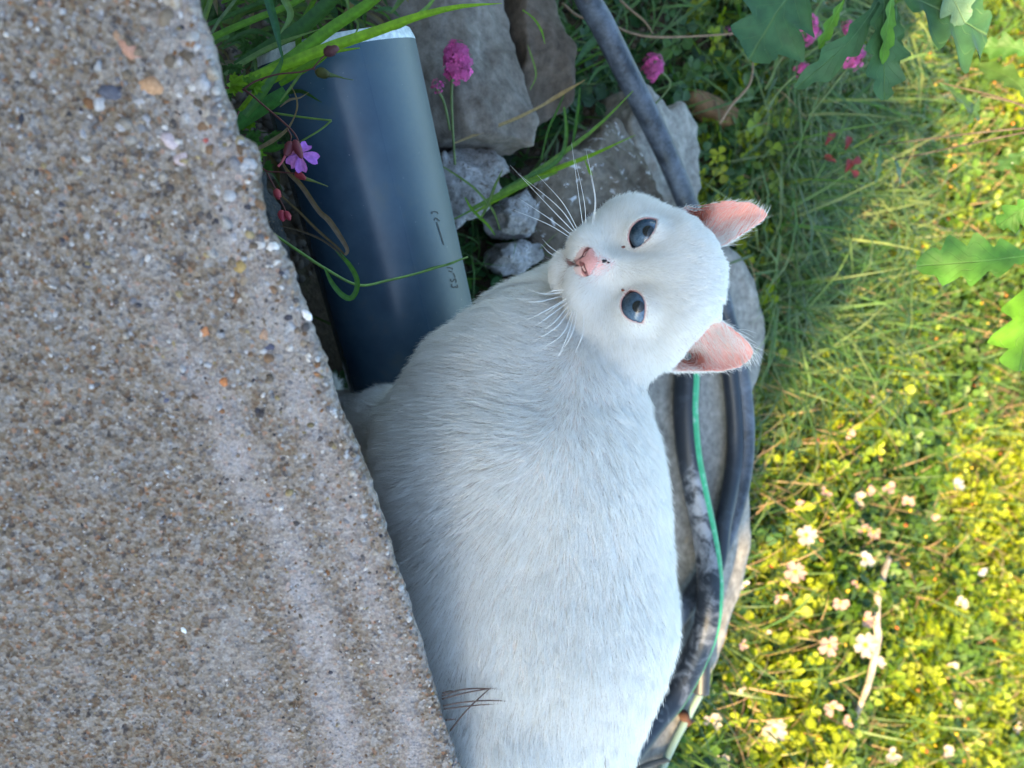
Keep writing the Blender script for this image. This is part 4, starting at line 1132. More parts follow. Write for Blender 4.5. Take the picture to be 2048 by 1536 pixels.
def oak_leaf(parent, base, tip, width, d0, d1, col, roll=0.0, lobes=4, seed=0, bend=0.0, cup=.2, label=None, mid=None, parts=True):
    rr = np.random.default_rng(seed)
    a, b = P(*base, d0), P(*tip, d1)
    if mid is None:
        m_ = (a + b) / 2 + nrm(np.cross(b - a, VIEWN)) * np.linalg.norm(b - a) * bend + VIEWN * np.linalg.norm(b - a) * 0.08
    else:
        m_ = P(*mid, (d0 + d1) / 2)
    n = 40
    c = catmull([a, m_, b], n)
    T = nrm(np.gradient(c, axis=0))
    S = nrm(np.cross(T, np.broadcast_to(VIEWN, T.shape))); Nn = np.cross(S, T)
    Nn = np.where((Nn @ VIEWN < 0)[:, None], -Nn, Nn)
    cr, sr = math.cos(roll), math.sin(roll)
    S, Nn = S * cr + Nn * sr, Nn * cr - S * sr
    t = np.linspace(0, 1, n)
    wd = (d0 + d1) / 2 / FPX * width / 2
    env = np.interp(t, [0, .08, .3, .62, .85, 1], [.05, .18, .60, 1.0, .82, .12])
    def lobe(ph):
        x = (t ** 1.1 * (lobes + .6) + ph) % 1.0
        s = np.where(x < .72, (x / .72) ** .8, ((1 - x) / .28) ** .8)
        return s
    M = 9
    us = np.linspace(0, 1, M)
    sides = []
    for sgn, ph in ((-1, rr.uniform(-.1, .15)), (1, rr.uniform(.25, .55))):
        k = 0.46 + 0.58 * lobe(ph)
        k = np.where(t > .93, 1, k) * (1 + 0.10 * rr.normal(size=1))
        w_ = env * k * wd
        # lobes sweep forward: shift along the rib with distance from it
        sweep = 0.30
        pos = c[:, None] + (S * sgn)[:, None] * (w_[:, None] * us[None])[..., None] + T[:, None] * (sweep * w_[:, None] * us[None] ** 1.5 * (1 - .7 * t[:, None]))[..., None] \
            + Nn[:, None] * (cup * w_[:, None] * us[None] ** 1.6 + 0.06 * wd * np.sin(t[:, None] * 22 + ph * 9) * us[None])[..., None]
        sides.append(pos)
    L, R_ = sides
    grid = np.concatenate([L[:, ::-1], R_[:, 1:]], 1)
    K2 = 2 * M - 1
    V = grid.reshape(-1, 3)
    i, j = np.meshgrid(np.arange(n - 1), np.arange(K2 - 1), indexing='ij')
    Fq = np.stack([i * K2 + j, i * K2 + j + 1, (i + 1) * K2 + j + 1, (i + 1) * K2 + j], -1).reshape(-1, 4)
    uabs = np.concatenate([np.linspace(-1, 0, M), np.linspace(0, 1, M)[1:]])
    u2 = (np.tile(uabs, (n, 1)) * env[:, None]).reshape(-1)
    v2 = np.repeat(t, K2)
    o = obj("leaf", V, Fq, m_oak, parent, label=label, attrs={"col": np.tile(np.array(col), (len(V), 1)), "u": u2, "v": v2})
    if parts:
        V, Fc = tube(np.vstack([c[:38] - Nn[:38] * 0.0003]), [0.0006, 0.0004, 0.0002], 6, 30)
        colobj("midrib", V, Fc, m_stem, o, np.array(col) * 1.5 + .02)
    return o
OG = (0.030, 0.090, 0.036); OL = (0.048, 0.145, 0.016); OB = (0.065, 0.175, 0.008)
oak = thing("oak_sapling", "young oak whose lobed green leaves hang in from the picture's edges", "oak sapling", np.array([-0.66, 0.72, 0.05]))
m_bark = stone_mat("oak_bark", (0.05, 0.04, 0.03), (0.10, 0.08, 0.06), (0.16, 0.14, 0.11), scale=60, bump=1.0)
trunk_top = np.array([-0.60, 0.70, 0.86])
V, Fc = tube([np.array([-0.66, 0.72, 0.0]), np.array([-0.65, 0.73, 0.25]), np.array([-0.62, 0.70, 0.55]), trunk_top, np.array([-0.55, 0.72, 1.1])], [.014, .012, .010, .007, .003], 12, 40)
obj("trunk", V, Fc, m_bark, oak)
def twig_to(p_end, p_start, r=.0022):
    mid = (p_end + p_start) / 2 + np.array([0, 0, 0.03])
    V, Fc = tube([p_start, mid, p_end], [r * 1.6, r, r * .6], 8, 24)
    obj("twig", V, Fc, m_bark, oak)
hubA = P(1775, -60, .55); hubB = P(2110, 528, .56); hubC = P(2120, 250, .80)
twig_to(hubA, np.array([-0.62, 0.70, 0.50])); twig_to(hubB, np.array([-0.60, 0.70, 0.80])); twig_to(hubC, np.array([-0.61, 0.70, 0.70]))
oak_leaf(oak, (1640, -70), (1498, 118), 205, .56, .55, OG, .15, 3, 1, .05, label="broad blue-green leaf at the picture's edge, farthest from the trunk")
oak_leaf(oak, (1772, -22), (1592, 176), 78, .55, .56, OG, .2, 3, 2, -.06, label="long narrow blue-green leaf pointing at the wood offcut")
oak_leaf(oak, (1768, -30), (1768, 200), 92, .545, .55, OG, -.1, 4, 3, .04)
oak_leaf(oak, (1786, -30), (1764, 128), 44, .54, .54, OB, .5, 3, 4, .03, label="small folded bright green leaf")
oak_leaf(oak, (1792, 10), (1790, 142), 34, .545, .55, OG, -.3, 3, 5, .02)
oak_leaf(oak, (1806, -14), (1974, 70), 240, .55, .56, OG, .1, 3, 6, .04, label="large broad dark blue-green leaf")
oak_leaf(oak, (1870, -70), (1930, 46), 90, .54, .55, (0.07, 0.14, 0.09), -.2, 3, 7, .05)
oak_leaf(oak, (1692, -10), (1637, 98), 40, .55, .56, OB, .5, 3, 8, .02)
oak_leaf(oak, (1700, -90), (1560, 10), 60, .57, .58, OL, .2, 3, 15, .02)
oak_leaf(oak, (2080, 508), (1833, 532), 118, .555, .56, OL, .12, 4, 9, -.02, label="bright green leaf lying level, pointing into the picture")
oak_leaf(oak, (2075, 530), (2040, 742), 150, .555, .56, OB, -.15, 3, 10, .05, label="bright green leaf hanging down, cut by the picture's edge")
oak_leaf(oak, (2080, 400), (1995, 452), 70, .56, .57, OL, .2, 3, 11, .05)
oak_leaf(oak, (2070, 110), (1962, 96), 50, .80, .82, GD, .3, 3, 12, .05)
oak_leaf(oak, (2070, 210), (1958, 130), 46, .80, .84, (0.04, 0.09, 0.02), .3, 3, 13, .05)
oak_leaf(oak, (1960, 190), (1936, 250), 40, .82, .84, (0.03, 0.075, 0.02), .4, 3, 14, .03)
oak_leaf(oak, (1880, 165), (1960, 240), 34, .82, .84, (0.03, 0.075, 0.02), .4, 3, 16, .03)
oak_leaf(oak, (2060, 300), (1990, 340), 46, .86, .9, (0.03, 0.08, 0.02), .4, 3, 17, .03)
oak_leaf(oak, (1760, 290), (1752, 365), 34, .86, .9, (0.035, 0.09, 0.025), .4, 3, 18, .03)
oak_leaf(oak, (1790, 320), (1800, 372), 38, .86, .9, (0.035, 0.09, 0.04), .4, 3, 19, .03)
for q in ((1960, 190), (1880, 165), (2060, 300), (1760, 290), (1790, 320)):
    V, Fc = tube([hubC, (hubC + P(*q, .83)) / 2 + np.array([0, 0, .01]), P(*q, .83)], [.0014, .001, .0007], 6, 20); obj("twig", V, Fc, m_bark, oak)
# ------------------------------------------------------------------ meadow behind: uncountable small leaves and blades
_r = np.random.default_rng(11)
def visible_xy(n, y0, y1, spread=0.62, pw=1.0):
    y = y0 + (y1 - y0) * _r.random(n) ** pw
    x = _r.uniform(-1, 1, n) * (0.20 + spread * (0.55 + 0.62 * y) )
    return x, y

POLYS = {}
def in_poly(ix, iy, poly):
    return poly_sd(ix, iy, poly) < 0
# keep plants off the stones, the cat and the pipe
KEEP = [PB, [(1286, 165), (1340, 200), (1392, 200), (1436, 300), (1440, 420), (1300, 480), (1104, 500), (1104, 390), (1120, 320), (1215, 250), (1262, 200)],
        [(820, -200), (1160, -200), (1164, 180), (1090, 240), (1075, 300), (1040, 300), (1042, 345), (1010, 400), (985, 436), (930, 440), (880, 300), (820, 60)],
        [(430, -50), (830, 40), (960, 620), (700, 800), (520, 300)]]
def off_stones(x, y, pad=0.0):
    ok = np.ones(len(x), bool)
    zt = (0.12, 0.14, 0.17, 0.2)
    for pl, z in zip(KEEP, zt):
        W = np.array([G(a, b, z)[:2] for a, b in pl])
        ok &= poly_sd(x, y, W) > pad
    W = np.array([[EP[i][0], EP[i][1]] for i in range(0, len(EP), 40)] + [[0.9, -0.6], [-0.6, -0.6]])
    ok &= poly_sd(x, y, W) > 0.0
    return ok

# clover leaflet template: folded obovate leaf, 6 vertices
LT = np.array([[0, 0, 0], [0.42, 0.45, .10], [0.40, 0.85, .10], [0, 1.0, 0], [-0.40, 0.85, .10], [-0.42, 0.45, .10], [0, .5, -.03]], float)
LF = np.array([[0, 1, 6], [1, 2, 6], [2, 3, 6], [3, 4, 6], [4, 5, 6], [5, 0, 6]])
def leaf_field(name, n, y0, y1, hmin, hmax, smin_, smax_, pal, label, cat, dens=None, mat_=None, up=0.8, xs=None):
    x, y = xs if xs is not None else visible_xy(n, y0, y1)
    ok = off_stones(x, y, 0.004)
    if dens is not None: ok &= _r.random(len(x)) < dens(x, y)
    x, y = x[ok], y[ok]; n = len(x)
    z = terr(x, y)
    p = np.stack([x, y, np.zeros(n)], 1)
    canopy = hmin + (hmax - hmin) * np.clip(0.5 + 0.9 * fbm(p * 9, 3, 41), 0, 1)
    z = z + canopy * _r.random(n) ** 0.45
    sz = _r.uniform(smin_, smax_, n)
    nrm_ = nrm(np.stack([_r.normal(0, .55, n), _r.normal(0, .55, n), np.full(n, up)], 1))
    a = _r.uniform(0, 2 * math.pi, n)
    h = np.stack([np.cos(a), np.sin(a), np.zeros(n)], 1)
    # three leaflets per leaf
    Vs, Cs, Ms, Ts = [], [], [], []
    tone = 0.75 + 0.5 * _r.random(n)
    patch = fbm(p * 5, 3, 43)
    ci = (_r.random(n) * len(pal)).astype(int)
    ci = np.clip((np.clip(0.5 + patch * 2.1 + _r.normal(0, .20, n), 0, .999) * len(pal)).astype(int), 0, len(pal) - 1)
    col = np.array(pal)[ci] * tone[:, None]
    for k in range(3):
        ak = a + k * 2.094
        t1 = np.stack([np.cos(ak), np.sin(ak), np.zeros(n)], 1)
        t1 = nrm(t1 - nrm_ * (t1 * nrm_).sum(1, keepdims=True) + nrm_ * _r.normal(0, .18, (n, 1)))
        s1 = np.cross(t1, nrm_)
        M = np.stack([s1, t1, np.cross(s1, t1)], 2) * (sz * _r.uniform(.8, 1.15, n))[:, None, None]
        Ms.append(M); Ts.append(np.stack([x, y, z], 1)); Cs.append(col * _r.uniform(.9, 1.1, (n, 1)))
    V, Fq, cc_ = scatter(LT, LF, np.concatenate(Ms), np.concatenate(Ts), np.concatenate(Cs))
    o = obj(name, V, Fq, mat_ or m_leaf, kind="stuff", attrs={"col": cc_})
    return tag(o, label, cat)
m_leaf = leaf_material("small_leaf", 0.45, 0.40, noise_scale=60)
m_grass = leaf_material("meadow_grass", 0.45, 0.35, noise_scale=40)

def blade_field(name, n, xy, hlo, hhi, w0, pal, label, cat, lean=0.5, zoff=0.0, seg=4, leandir=None, curl=0.5, mat_=None):
    x, y = xy
    ok = off_stones(x, y, 0.002); x, y = x[ok], y[ok]; n = len(x)
    z = terr(x, y) + zoff
    L = _r.uniform(hlo, hhi, n)
    a = _r.uniform(0, 2 * math.pi, n)
    d = np.stack([np.cos(a), np.sin(a), np.zeros(n)], 1)
    if leandir is not None: d = nrm(d * 0.8 + leandir)
    le = np.abs(_r.normal(lean, .25, n))[:, None]
    t = np.linspace(0, 1, seg + 1)
    base = np.stack([x, y, z], 1)
    up_ = np.array([0, 0, 1.0])
    pts = np.zeros((n, seg + 1, 3))
    for k, tt in enumerate(t):
        ang = le * (0.5 + curl * 1.6 * tt)
        pts[:, k] = base + L[:, None] * tt * (d * np.sin(np.clip(ang, 0, 1.75)) + up_ * np.cos(np.clip(ang, 0, 1.75)))
    wv = np.interp(t, [0, .3, .75, 1], [.8, 1, .6, .05])[None, :] * (w0 * _r.uniform(.6, 1.4, n))[:, None]
    s = nrm(np.stack([-d[:, 1], d[:, 0], _r.normal(0, .4, n)], 1))
    A = pts - s[:, None] * wv[..., None] / 2; B = pts + s[:, None] * wv[..., None] / 2
    V = np.stack([A, B], 2).reshape(-1, 3)
    k = np.arange(seg)[None] * 2; o0 = (np.arange(n) * 2 * (seg + 1))[:, None]
    Fq = np.stack([o0 + k, o0 + k + 1, o0 + k + 3, o0 + k + 2], -1).reshape(-1, 4)
    col = np.array(pal)[_r.integers(0, len(pal), n)] * _r.uniform(.7, 1.3, (n, 1))
    cc_ = np.repeat(col, 2 * (seg + 1), axis=0)
    return tag(obj(name, V, Fq, mat_ or m_grass, kind="stuff", attrs={"col": cc_}), label, cat)

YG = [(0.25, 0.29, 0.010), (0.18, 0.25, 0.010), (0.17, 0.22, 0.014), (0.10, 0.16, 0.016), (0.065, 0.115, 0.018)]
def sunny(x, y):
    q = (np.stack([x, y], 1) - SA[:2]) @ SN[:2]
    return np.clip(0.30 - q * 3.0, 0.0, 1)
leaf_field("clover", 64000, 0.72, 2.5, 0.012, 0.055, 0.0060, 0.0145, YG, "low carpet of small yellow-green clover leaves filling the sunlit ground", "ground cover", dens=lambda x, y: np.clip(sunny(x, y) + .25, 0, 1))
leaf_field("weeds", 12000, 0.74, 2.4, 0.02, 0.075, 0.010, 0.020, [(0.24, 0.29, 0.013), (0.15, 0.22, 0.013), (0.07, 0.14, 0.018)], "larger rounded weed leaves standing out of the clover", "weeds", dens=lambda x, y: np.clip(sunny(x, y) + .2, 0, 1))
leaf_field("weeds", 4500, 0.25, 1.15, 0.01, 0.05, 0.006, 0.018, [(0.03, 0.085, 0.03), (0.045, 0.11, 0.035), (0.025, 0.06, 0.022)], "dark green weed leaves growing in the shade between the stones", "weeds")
# long shaded grass beyond the slab
def shade_xy(n):
    ix = _r.uniform(1430, 1760, n); iy = _r.uniform(-120, 760, n)
    p = np.array([G(a, b, 0.0) for a, b in zip(ix, iy)])
    return p[:, 0], p[:, 1]
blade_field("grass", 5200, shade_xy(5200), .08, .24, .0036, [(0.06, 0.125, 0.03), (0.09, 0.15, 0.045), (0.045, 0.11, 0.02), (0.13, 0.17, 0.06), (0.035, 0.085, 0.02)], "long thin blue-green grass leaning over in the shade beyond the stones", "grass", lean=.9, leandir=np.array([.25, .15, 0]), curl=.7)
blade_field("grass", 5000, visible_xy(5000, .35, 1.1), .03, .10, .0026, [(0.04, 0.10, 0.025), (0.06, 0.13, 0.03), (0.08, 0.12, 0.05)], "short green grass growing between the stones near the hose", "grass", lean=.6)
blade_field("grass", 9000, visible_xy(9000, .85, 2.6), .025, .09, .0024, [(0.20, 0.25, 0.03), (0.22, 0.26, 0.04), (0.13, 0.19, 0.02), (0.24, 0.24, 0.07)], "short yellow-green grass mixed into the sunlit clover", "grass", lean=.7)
blade_field("dry_straw", 4500, visible_xy(4500, .8, 2.6), .03, .11, .0022, [(0.34, 0.25, 0.13), (0.26, 0.17, 0.09), (0.36, 0.22, 0.12)], "dry straw and dead stalks lying through the meadow", "dry straw", lean=1.25, zoff=.02, curl=.2)
def wide_xy(n, y0=0.2, y1=2.6):
    return _r.uniform(-3.2, 3.2, n), y0 + (y1 - y0) * _r.random(n)
leaf_field("weeds", 0, 0, 0, 0.01, 0.06, 0.008, 0.022, [(0.03, 0.085, 0.03), (0.045, 0.11, 0.035), (0.06, 0.13, 0.03)], "green weeds carpeting the ground on either side", "weeds", xs=wide_xy(16000))
blade_field("grass", 12000, wide_xy(12000, 0.3), .04, .16, .0035, [(0.06, 0.13, 0.03), (0.09, 0.15, 0.04), (0.05, 0.10, 0.03)], "rough grass spreading out on either side", "grass", lean=.6)
# farther meadow, coarser, so that the field goes on
blade_field("grass", 16000, ((lambda a, b: (b * np.sin(a), b * np.cos(a)))(_r.uniform(-1.3, 1.3, 16000), 2.2 + 9 * _r.random(16000) ** 1.7)), .08, .25, .008, [(0.09, 0.15, 0.03), (0.12, 0.17, 0.04), (0.16, 0.17, 0.07)], "meadow grass going on behind the clover", "grass", lean=.6)

# ------------------------------------------------------------------ pale pink and white blossoms in the clover (each one by itself)
m_white_pet = leaf_material("pale_petal", 0.6, 0.35, noise_scale=200)
m_cen = mat("stamens", (0.50, 0.28, 0.02), 0.7, 0.2)
def flower_template():
    t = np.linspace(0, 1, 6); u = np.linspace(-1, 1, 5)
    T2, U2 = np.meshgrid(t, u, indexing='ij')
    wprof = np.interp(t, [0, .3, .7, .9, 1], [.18, .62, 1.0, .92, .6])
    X_ = .40 * wprof[:, None] * U2; Y_ = T2 * (1 - .12 * (1 - np.abs(U2)) * T2 ** 4); Z_ = .22 * T2 + .16 * U2 ** 2 * T2 - .22 * T2 ** 2
    V = np.stack([X_, Y_, Z_], -1).reshape(-1, 3)
    i, j = np.meshgrid(np.arange(5), np.arange(4), indexing='ij')
    Fq = np.stack([i * 5 + j, i * 5 + j + 1, (i + 1) * 5 + j + 1, (i + 1) * 5 + j], -1).reshape(-1, 4)
    return V, Fq
PV, PF = flower_template()
PMESH = {}
def pet_mesh(key, col):
    if key not in PMESH:
        c = np.tile(np.array(col), (len(PV), 1)) * (1 - .10 * PV[:, 1:2]) * np.array([1, 1, 1]) 
        PMESH[key] = new_mesh("petal", PV, PF, m_white_pet, attrs={"col": c})
    return PMESH[key]
cenV, cenF = octa_ball(2)
cenV = cenV * np.array([.2, .2, .11]) * (1 + .2 * vnoise(cenV * 6, 2))[:, None]
CMESH = new_mesh("stamens", cenV + np.array([0, 0, .08]), cenF, m_cen)
stV, stF = tube(np.array([[0, 0, 0.02], [0.02, 0.05, -.8], [0, .1, -1.8], [.05, 0, -3.0]]), [.05, .05], 6, 10)
SMESH = new_mesh("stem", stV, stF, m_stem, attrs={"col": np.tile(np.array((.08, .14, .03)), (len(stV), 1))})
seV, seF, _ = blade_mesh(np.array([[0, 0, 0], [0, .3, -.03], [0, .62, -.02]]), [.12, .2, .16, .02], 5, .2, np.array([0, 0, 1.0]))
EMESH = new_mesh("sepal", seV, seF, m_leaf, attrs={"col": np.tile(np.array((.07, .13, .03)), (len(seV), 1))})
FLW = [  # ix, iy, diameter px, tint, petals kept, label
    (1548, 1460, 54, 'w', 5, "fully open white blossom with a yellow centre, the largest, below the thin tube's end"),
    (1612, 1070, 44, 'w', 5, "open white blossom level with the outer hose's lowest bend"),
    (1590, 1144, 44, 'p', 5, "open pale pink blossom just under the white blossom by the hose bend"),
    (1560, 1192, 34, 'p', 4, "half-turned pale pink blossom nearest to the slab's sunlit rim"),
    (1658, 1292, 42, 'p', 5, "pale pink blossom midway between the slab tip and the bleached stick"),
    (1730, 1290, 50, 'w', 5, "brilliant white blossom touching the middle of the bleached stick"),
    (1752, 1322, 34, 'w', 4, "white blossom overlapping the bleached stick just under the brilliant one"),
    (1728, 1238, 38, 'p', 4, "pale blossom leaning on the bleached stick's upper half"),
    (1680, 1204, 34, 'p', 4, "pale pink blossom left of the bleached stick's upper half"),
    (1728, 1060, 30, 'p', 3, "half-closed blossom in the left of a close pair above the stick"),
    (1746, 1064, 30, 'p', 4, "half-closed blossom in the right of a close pair above the stick"),
    (1730, 1118, 36, 'b', 4, "bluish white shaded blossom right at the upper end of the stick"),
    (1712, 1164, 24, 'p', 3, "small pink bud-like blossom between stick and hose"),
    (1664, 1412, 44, 'p', 4, "pink blossom hanging left of the stick's lower end"),
    (1698, 1440, 30, 'p', 3, "narrow pink blossom at the very lower end of the stick"),
    (1532, 1266, 22, 'w', 3, "small closed white blossom between the slab and the pale pink ones"),
    (1486, 1288, 24, 'p', 4, "small pink blossom close to the slab's pointed end"),
    (1424, 1440, 44, 'w', 4, "white blossom beside the rusty clip"),
    (1440, 1528, 46, 'w', 5, "white blossom cut by the picture's edge next to the slab"),
    (1490, 1170, 26, 'b', 3, "faded blossom pressed against the slab's sunlit rim"),
    (1920, 1206, 30, 'w', 4, "white blossom standing alone far out in the clover"),
    (1912, 1408, 24, 'w', 3, "closed white blossom far out below the lone one"),
    (1786, 1508, 38, 'w', 4, "white blossom at the picture's edge below the stick"),
    (1650, 1530, 34, 'w', 4, "white blossom cut by the picture's edge under the largest blossom"),
    (1892, 1500, 30, 'w', 4, "white blossom near the picture's edge, far out"),
    (1736, 980, 26, 'p', 3, "small pink blossom above the close pair"),
    (1652, 982, 30, 'p', 3, "small white blossom near the sunlit yellow stalks beyond the outer hose"),
    (1718, 998, 34, 'w', 4, "white blossom with ragged petals higher up, beyond the hoses"),
    (1775, 972, 34, 'p', 4, "pinkish blossom farther out than the ragged white one"),
    (1815, 1004, 28, 'p', 4, "pink blossom beside the darker weeds far out"),
    (1912, 972, 34, 'b', 4, "bluish white blossom far out above the lone white one"),
    (1598, 1000, 26, 'p', 3, "pinkish blossom close beyond the hose bend"),
    (1698, 866, 26, 'p', 3, "pink blossom half hidden in grass, the highest one near the slab"),
    (1744, 800, 22, 'p', 3, "tiny pink blossom in the half-shaded grass beyond the slab"),
    (1870, 1030, 24, 'p', 3, "tiny pink blossom far out in the half shade"),
    (1960, 1140, 26, 'b', 3, "small bluish blossom among the farthest clover"),
    (1484, 1380, 20, 'w', 3, "tiny white blossom between the slab tip and the rusty clip"),
    (1476, 1382, 18, 'w', 3, "tiniest white bud beside the slab tip"),
    (1904, 1330, 26, 'w', 3, "closed white blossom right of the stick's middle, far out"),
    (2032, 1452, 30, 'w', 4, "white blossom at the picture's far corner"),
]
TINT = {'w': (0.40, 0.35, 0.33), 'p': (0.36, 0.24, 0.235), 'b': (0.36, 0.36, 0.42)}
for q, (ix, iy, dia, tk, npet, lab) in enumerate(FLW):
    hgt = 0.05 + 0.012 * ((q * 7) % 3)
    c0 = G(ix, iy, hgt)
    dep = (c0 - CAM) @ Fw
    R_ = dia * dep / FPX / 2
    t = thing("blossom", lab, "wild flower", c0, "pale five-petalled blossoms in the clover")
    ndir = nrm(np.array([_r.normal(0, .25), -.5 + _r.normal(0, .25), .85])) if npet < 5 else nrm(np.array([0.05, -.62, .8]))
    qd = Vector(tuple(ndir)).to_track_quat('Z', 'Y')
    t.rotation_euler = qd.to_euler()
    a0 = _r.uniform(0, 6)
    for k in range(npet):
        o = bpy.data.objects.new("petal", pet_mesh(tk, TINT[tk])); C.objects.link(o); o.parent = t
        o.rotation_euler = (_r.normal(0, .12) + (0.0 if npet == 5 else .35), _r.normal(0, .1), a0 + k * 2 * math.pi / 5)
        o.scale = (R_ * _r.uniform(.9, 1.1),) * 3
    o = bpy.data.objects.new("stamens", CMESH); C.objects.link(o); o.parent = t; o.scale = (R_,) * 3
    o = bpy.data.objects.new("stem", SMESH); C.objects.link(o); o.parent = t; o.scale = (R_ * .8, R_ * .8, min(hgt / 3.0, R_ * 1.3))
    for k in range(3):
        o = bpy.data.objects.new("sepal", EMESH); C.objects.link(o); o.parent = t; o.scale = (R_,) * 3; o.rotation_euler = (-.1, 0, a0 + .6 + k * 2.1)

# bleached stick in the clover
m_stick = stone_mat("bleached_wood", (0.20, 0.165, 0.13), (0.32, 0.28, 0.24), (0.42, 0.38, 0.34), speck=(0.12, 0.08, 0.05), speck_amt=0.70, scale=40, bump=.6)
V, Fc = tube(np.array([G(a, b, h) for a, b, h in ((1778, 1116, .045), (1766, 1150, .05), (1756, 1190, .05), (1753, 1240, .05), (1756, 1275, .05), (1750, 1310, .052), (1742, 1345, .05), (1734, 1375, .05), (1722, 1405, .045), (1708, 1440, .04))]), [.0045, .006, .0058, .006, .0055, .005, .004], 14, 70)
V = V + 0.0011 * vert_normals(V, Fc[0]) * fbm(V * 120, 3, 5)[:, None]
tag(obj("stick", V, Fc, m_stick, loc=G(1750, 1290, .05)), "bleached whitish stick lying bent in the sunlit clover", "stick")
# tiny yellow and orange bits in the clover
n_ = 900
x, y = visible_xy(n_, .85, 2.3)
ok = off_stones(x, y) & (_r.random(n_) < sunny(x, y)); x, y = x[ok], y[ok]; n_ = len(x)
M_ = rand_rot(n_, _r) * (_r.uniform(.0018, .0042, (n_, 1, 1)) * np.array([1, 1, .4])[None, None])
V, Fq, cc_ = scatter(BV1, BF1, M_, np.stack([x, y, terr(x, y) + _r.uniform(.03, .055, n_)], 1), np.array([(0.60, 0.42, 0.03), (0.55, 0.24, 0.05), (0.42, 0.12, 0.04), (0.50, 0.36, 0.20), (.65, .5, .06)])[_r.integers(0, 5, n_)])
tag(obj("yellow_flowers", V, Fq, m_leaf, kind="stuff", attrs={"col": cc_}), "sprinkling of tiny yellow and orange flowers in the clover", "wild flowers")
# ------------------------------------------------------------------ the cat
PXM = 0.45 / FPX                                # metres per photo pixel at 0.45 m
CO = P(1290, 560, 0.45)                         # head centre

def LP(ix, iy, z=0.0):
    """cat-frame point (x right, y up the view, z towards the phone; pixel units) seen at pixel ix, iy"""
    f = 1 - z / FPX
    return np.array([(iy - 768) * f + 208, (ix - 1024) * f - 266, z])

def cat_world(q):
    q = np.asarray(q, float)
    return CO + PXM * (q[..., 0:1] * Rt + q[..., 1:2] * Up - q[..., 2:3] * Fw)

def rotm(rx, ry, rz):
    rx, ry, rz = map(math.radians, (rx, ry, rz))
    cx, sx, cy, sy, cz, sz = math.cos(rx), math.sin(rx), math.cos(ry), math.sin(ry), math.cos(rz), math.sin(rz)
    return (np.array([[cz, -sz, 0], [sz, cz, 0], [0, 0, 1]]) @ np.array([[cy, 0, sy], [0, 1, 0], [-sy, 0, cy]])
            @ np.array([[1, 0, 0], [0, cx, -sx], [0, sx, cx]]))
RH = rotm(23, -11, -6)
HC = np.array([6.0, 0.0, 0.0])
def h2l(q): return (RH @ np.asarray(q, float)) + HC

EYE_R = 37.0
EYES = [np.array([-70.0, 10.0, 60.0]), np.array([74.0, 4.0, 58.0])]
# almond openings: outer corner higher than the inner one
def almond(q, sx, e):
    """signed 2-D distance of q (n,3 head frame) to the eye opening"""
    dx = (q[0] - e[0]) * sx; dy = q[1] - e[1]
    a = math.radians(32 if sx < 0 else 24)
    u = dx * math.cos(a) + dy * math.sin(a); v = -dx * math.sin(a) + dy * math.cos(a)
    # two circles: flat upper lid, round lower lid
    L = 36.0 if sx < 0 else 33.0
    def circ(h, s):
        R_ = (L * L + h * h) / (2 * h)
        return np.sqrt(u * u + (s * v + (R_ - h)) ** 2) - R_
    return np.maximum(circ(17.5, 1), circ(25.0, -1))

EAR_L = [LP(1366, 412, -60), LP(1382, 406, -60), LP(1420, 403, -60), LP(1460, 401, -60), LP(1500, 405, -60), LP(1527, 421, -60), LP(1534, 433, -60), LP(1520, 447, -60), LP(1488, 468, -60), LP(1452, 492, -60), LP(1420, 500, -60), LP(1372, 478, -60)]
EAR_R = [LP(1325, 735, -60), LP(1350, 745, -60), LP(1390, 744, -60), LP(1440, 745, -60), LP(1478, 736, -60), LP(1500, 718, -60), LP(1505, 704, -60), LP(1492, 682, -60), LP(1460, 655, -60), LP(1428, 634, -60), LP(1395, 636, -60), LP(1345, 690, -60)]

def poly_sd(x, y, poly):
    d = np.full(x.shape, 1e9); inside = np.zeros(x.shape, bool)
    n = len(poly)
    for i in range(n):
        ax_, ay_ = poly[i][0], poly[i][1]; bx_, by_ = poly[(i + 1) % n][0], poly[(i + 1) % n][1]
        ex, ey = bx_ - ax_, by_ - ay_
        t = np.clip(((x - ax_) * ex + (y - ay_) * ey) / (ex * ex + ey * ey), 0, 1)
        d = np.minimum(d, (x - ax_ - t * ex) ** 2 + (y - ay_ - t * ey) ** 2)
        c = ((ay_ <= y) != (by_ <= y)) & (x < ex * (y - ay_) / (ey if abs(ey) > 1e-9 else 1e-9) + ax_)
        inside ^= c
    d = np.sqrt(d)
    return np.where(inside, -d, d)

def ear_mid(x, y, d2, side):
    """depth of the ear sheet: scooped towards the base, rim forward"""
    if side < 0:
        t = np.clip((y - 100) / 140, 0, 1); rimx = (x + 150) / 70
    else:
        t = np.clip((y - 75) / 140, 0, 1); rimx = (185 - x) / 80
    deep = 52 * (1 - t) ** 0.8 + 16
    ccx, ccy = (LP(1402, 422, -60)[:2] if side < 0 else LP(1392, 712, -60)[:2])
    z = -52 - deep * (1 - np.exp(np.minimum(d2, 0) / 17.0)) + 10 * t - 8 * np.clip(1 - rimx, 0, 1)
    z = z - 40 * np.exp(-((x - ccx) ** 2 + (y - ccy) ** 2) / 20.0 ** 2)
    return z

def seg_coords(lo, hi, fine_lo, fine_hi, fine, coarse):
    a = np.arange(lo, fine_lo, coarse); b = np.arange(fine_lo, fine_hi, fine); c = np.arange(fine_hi, hi, coarse)
    return np.concatenate([a, b, c])

CX = seg_coords(-260, 1750, -210, 250, 3.2, 10.0)
CY = seg_coords(-1250, 300, -215, 275, 3.2, 10.0)
CZ = seg_coords(-1050, 330, -120, 175, 3.2, 10.0)
GF = np.full((len(CX), len(CY), len(CZ)), 1e3, np.float32)

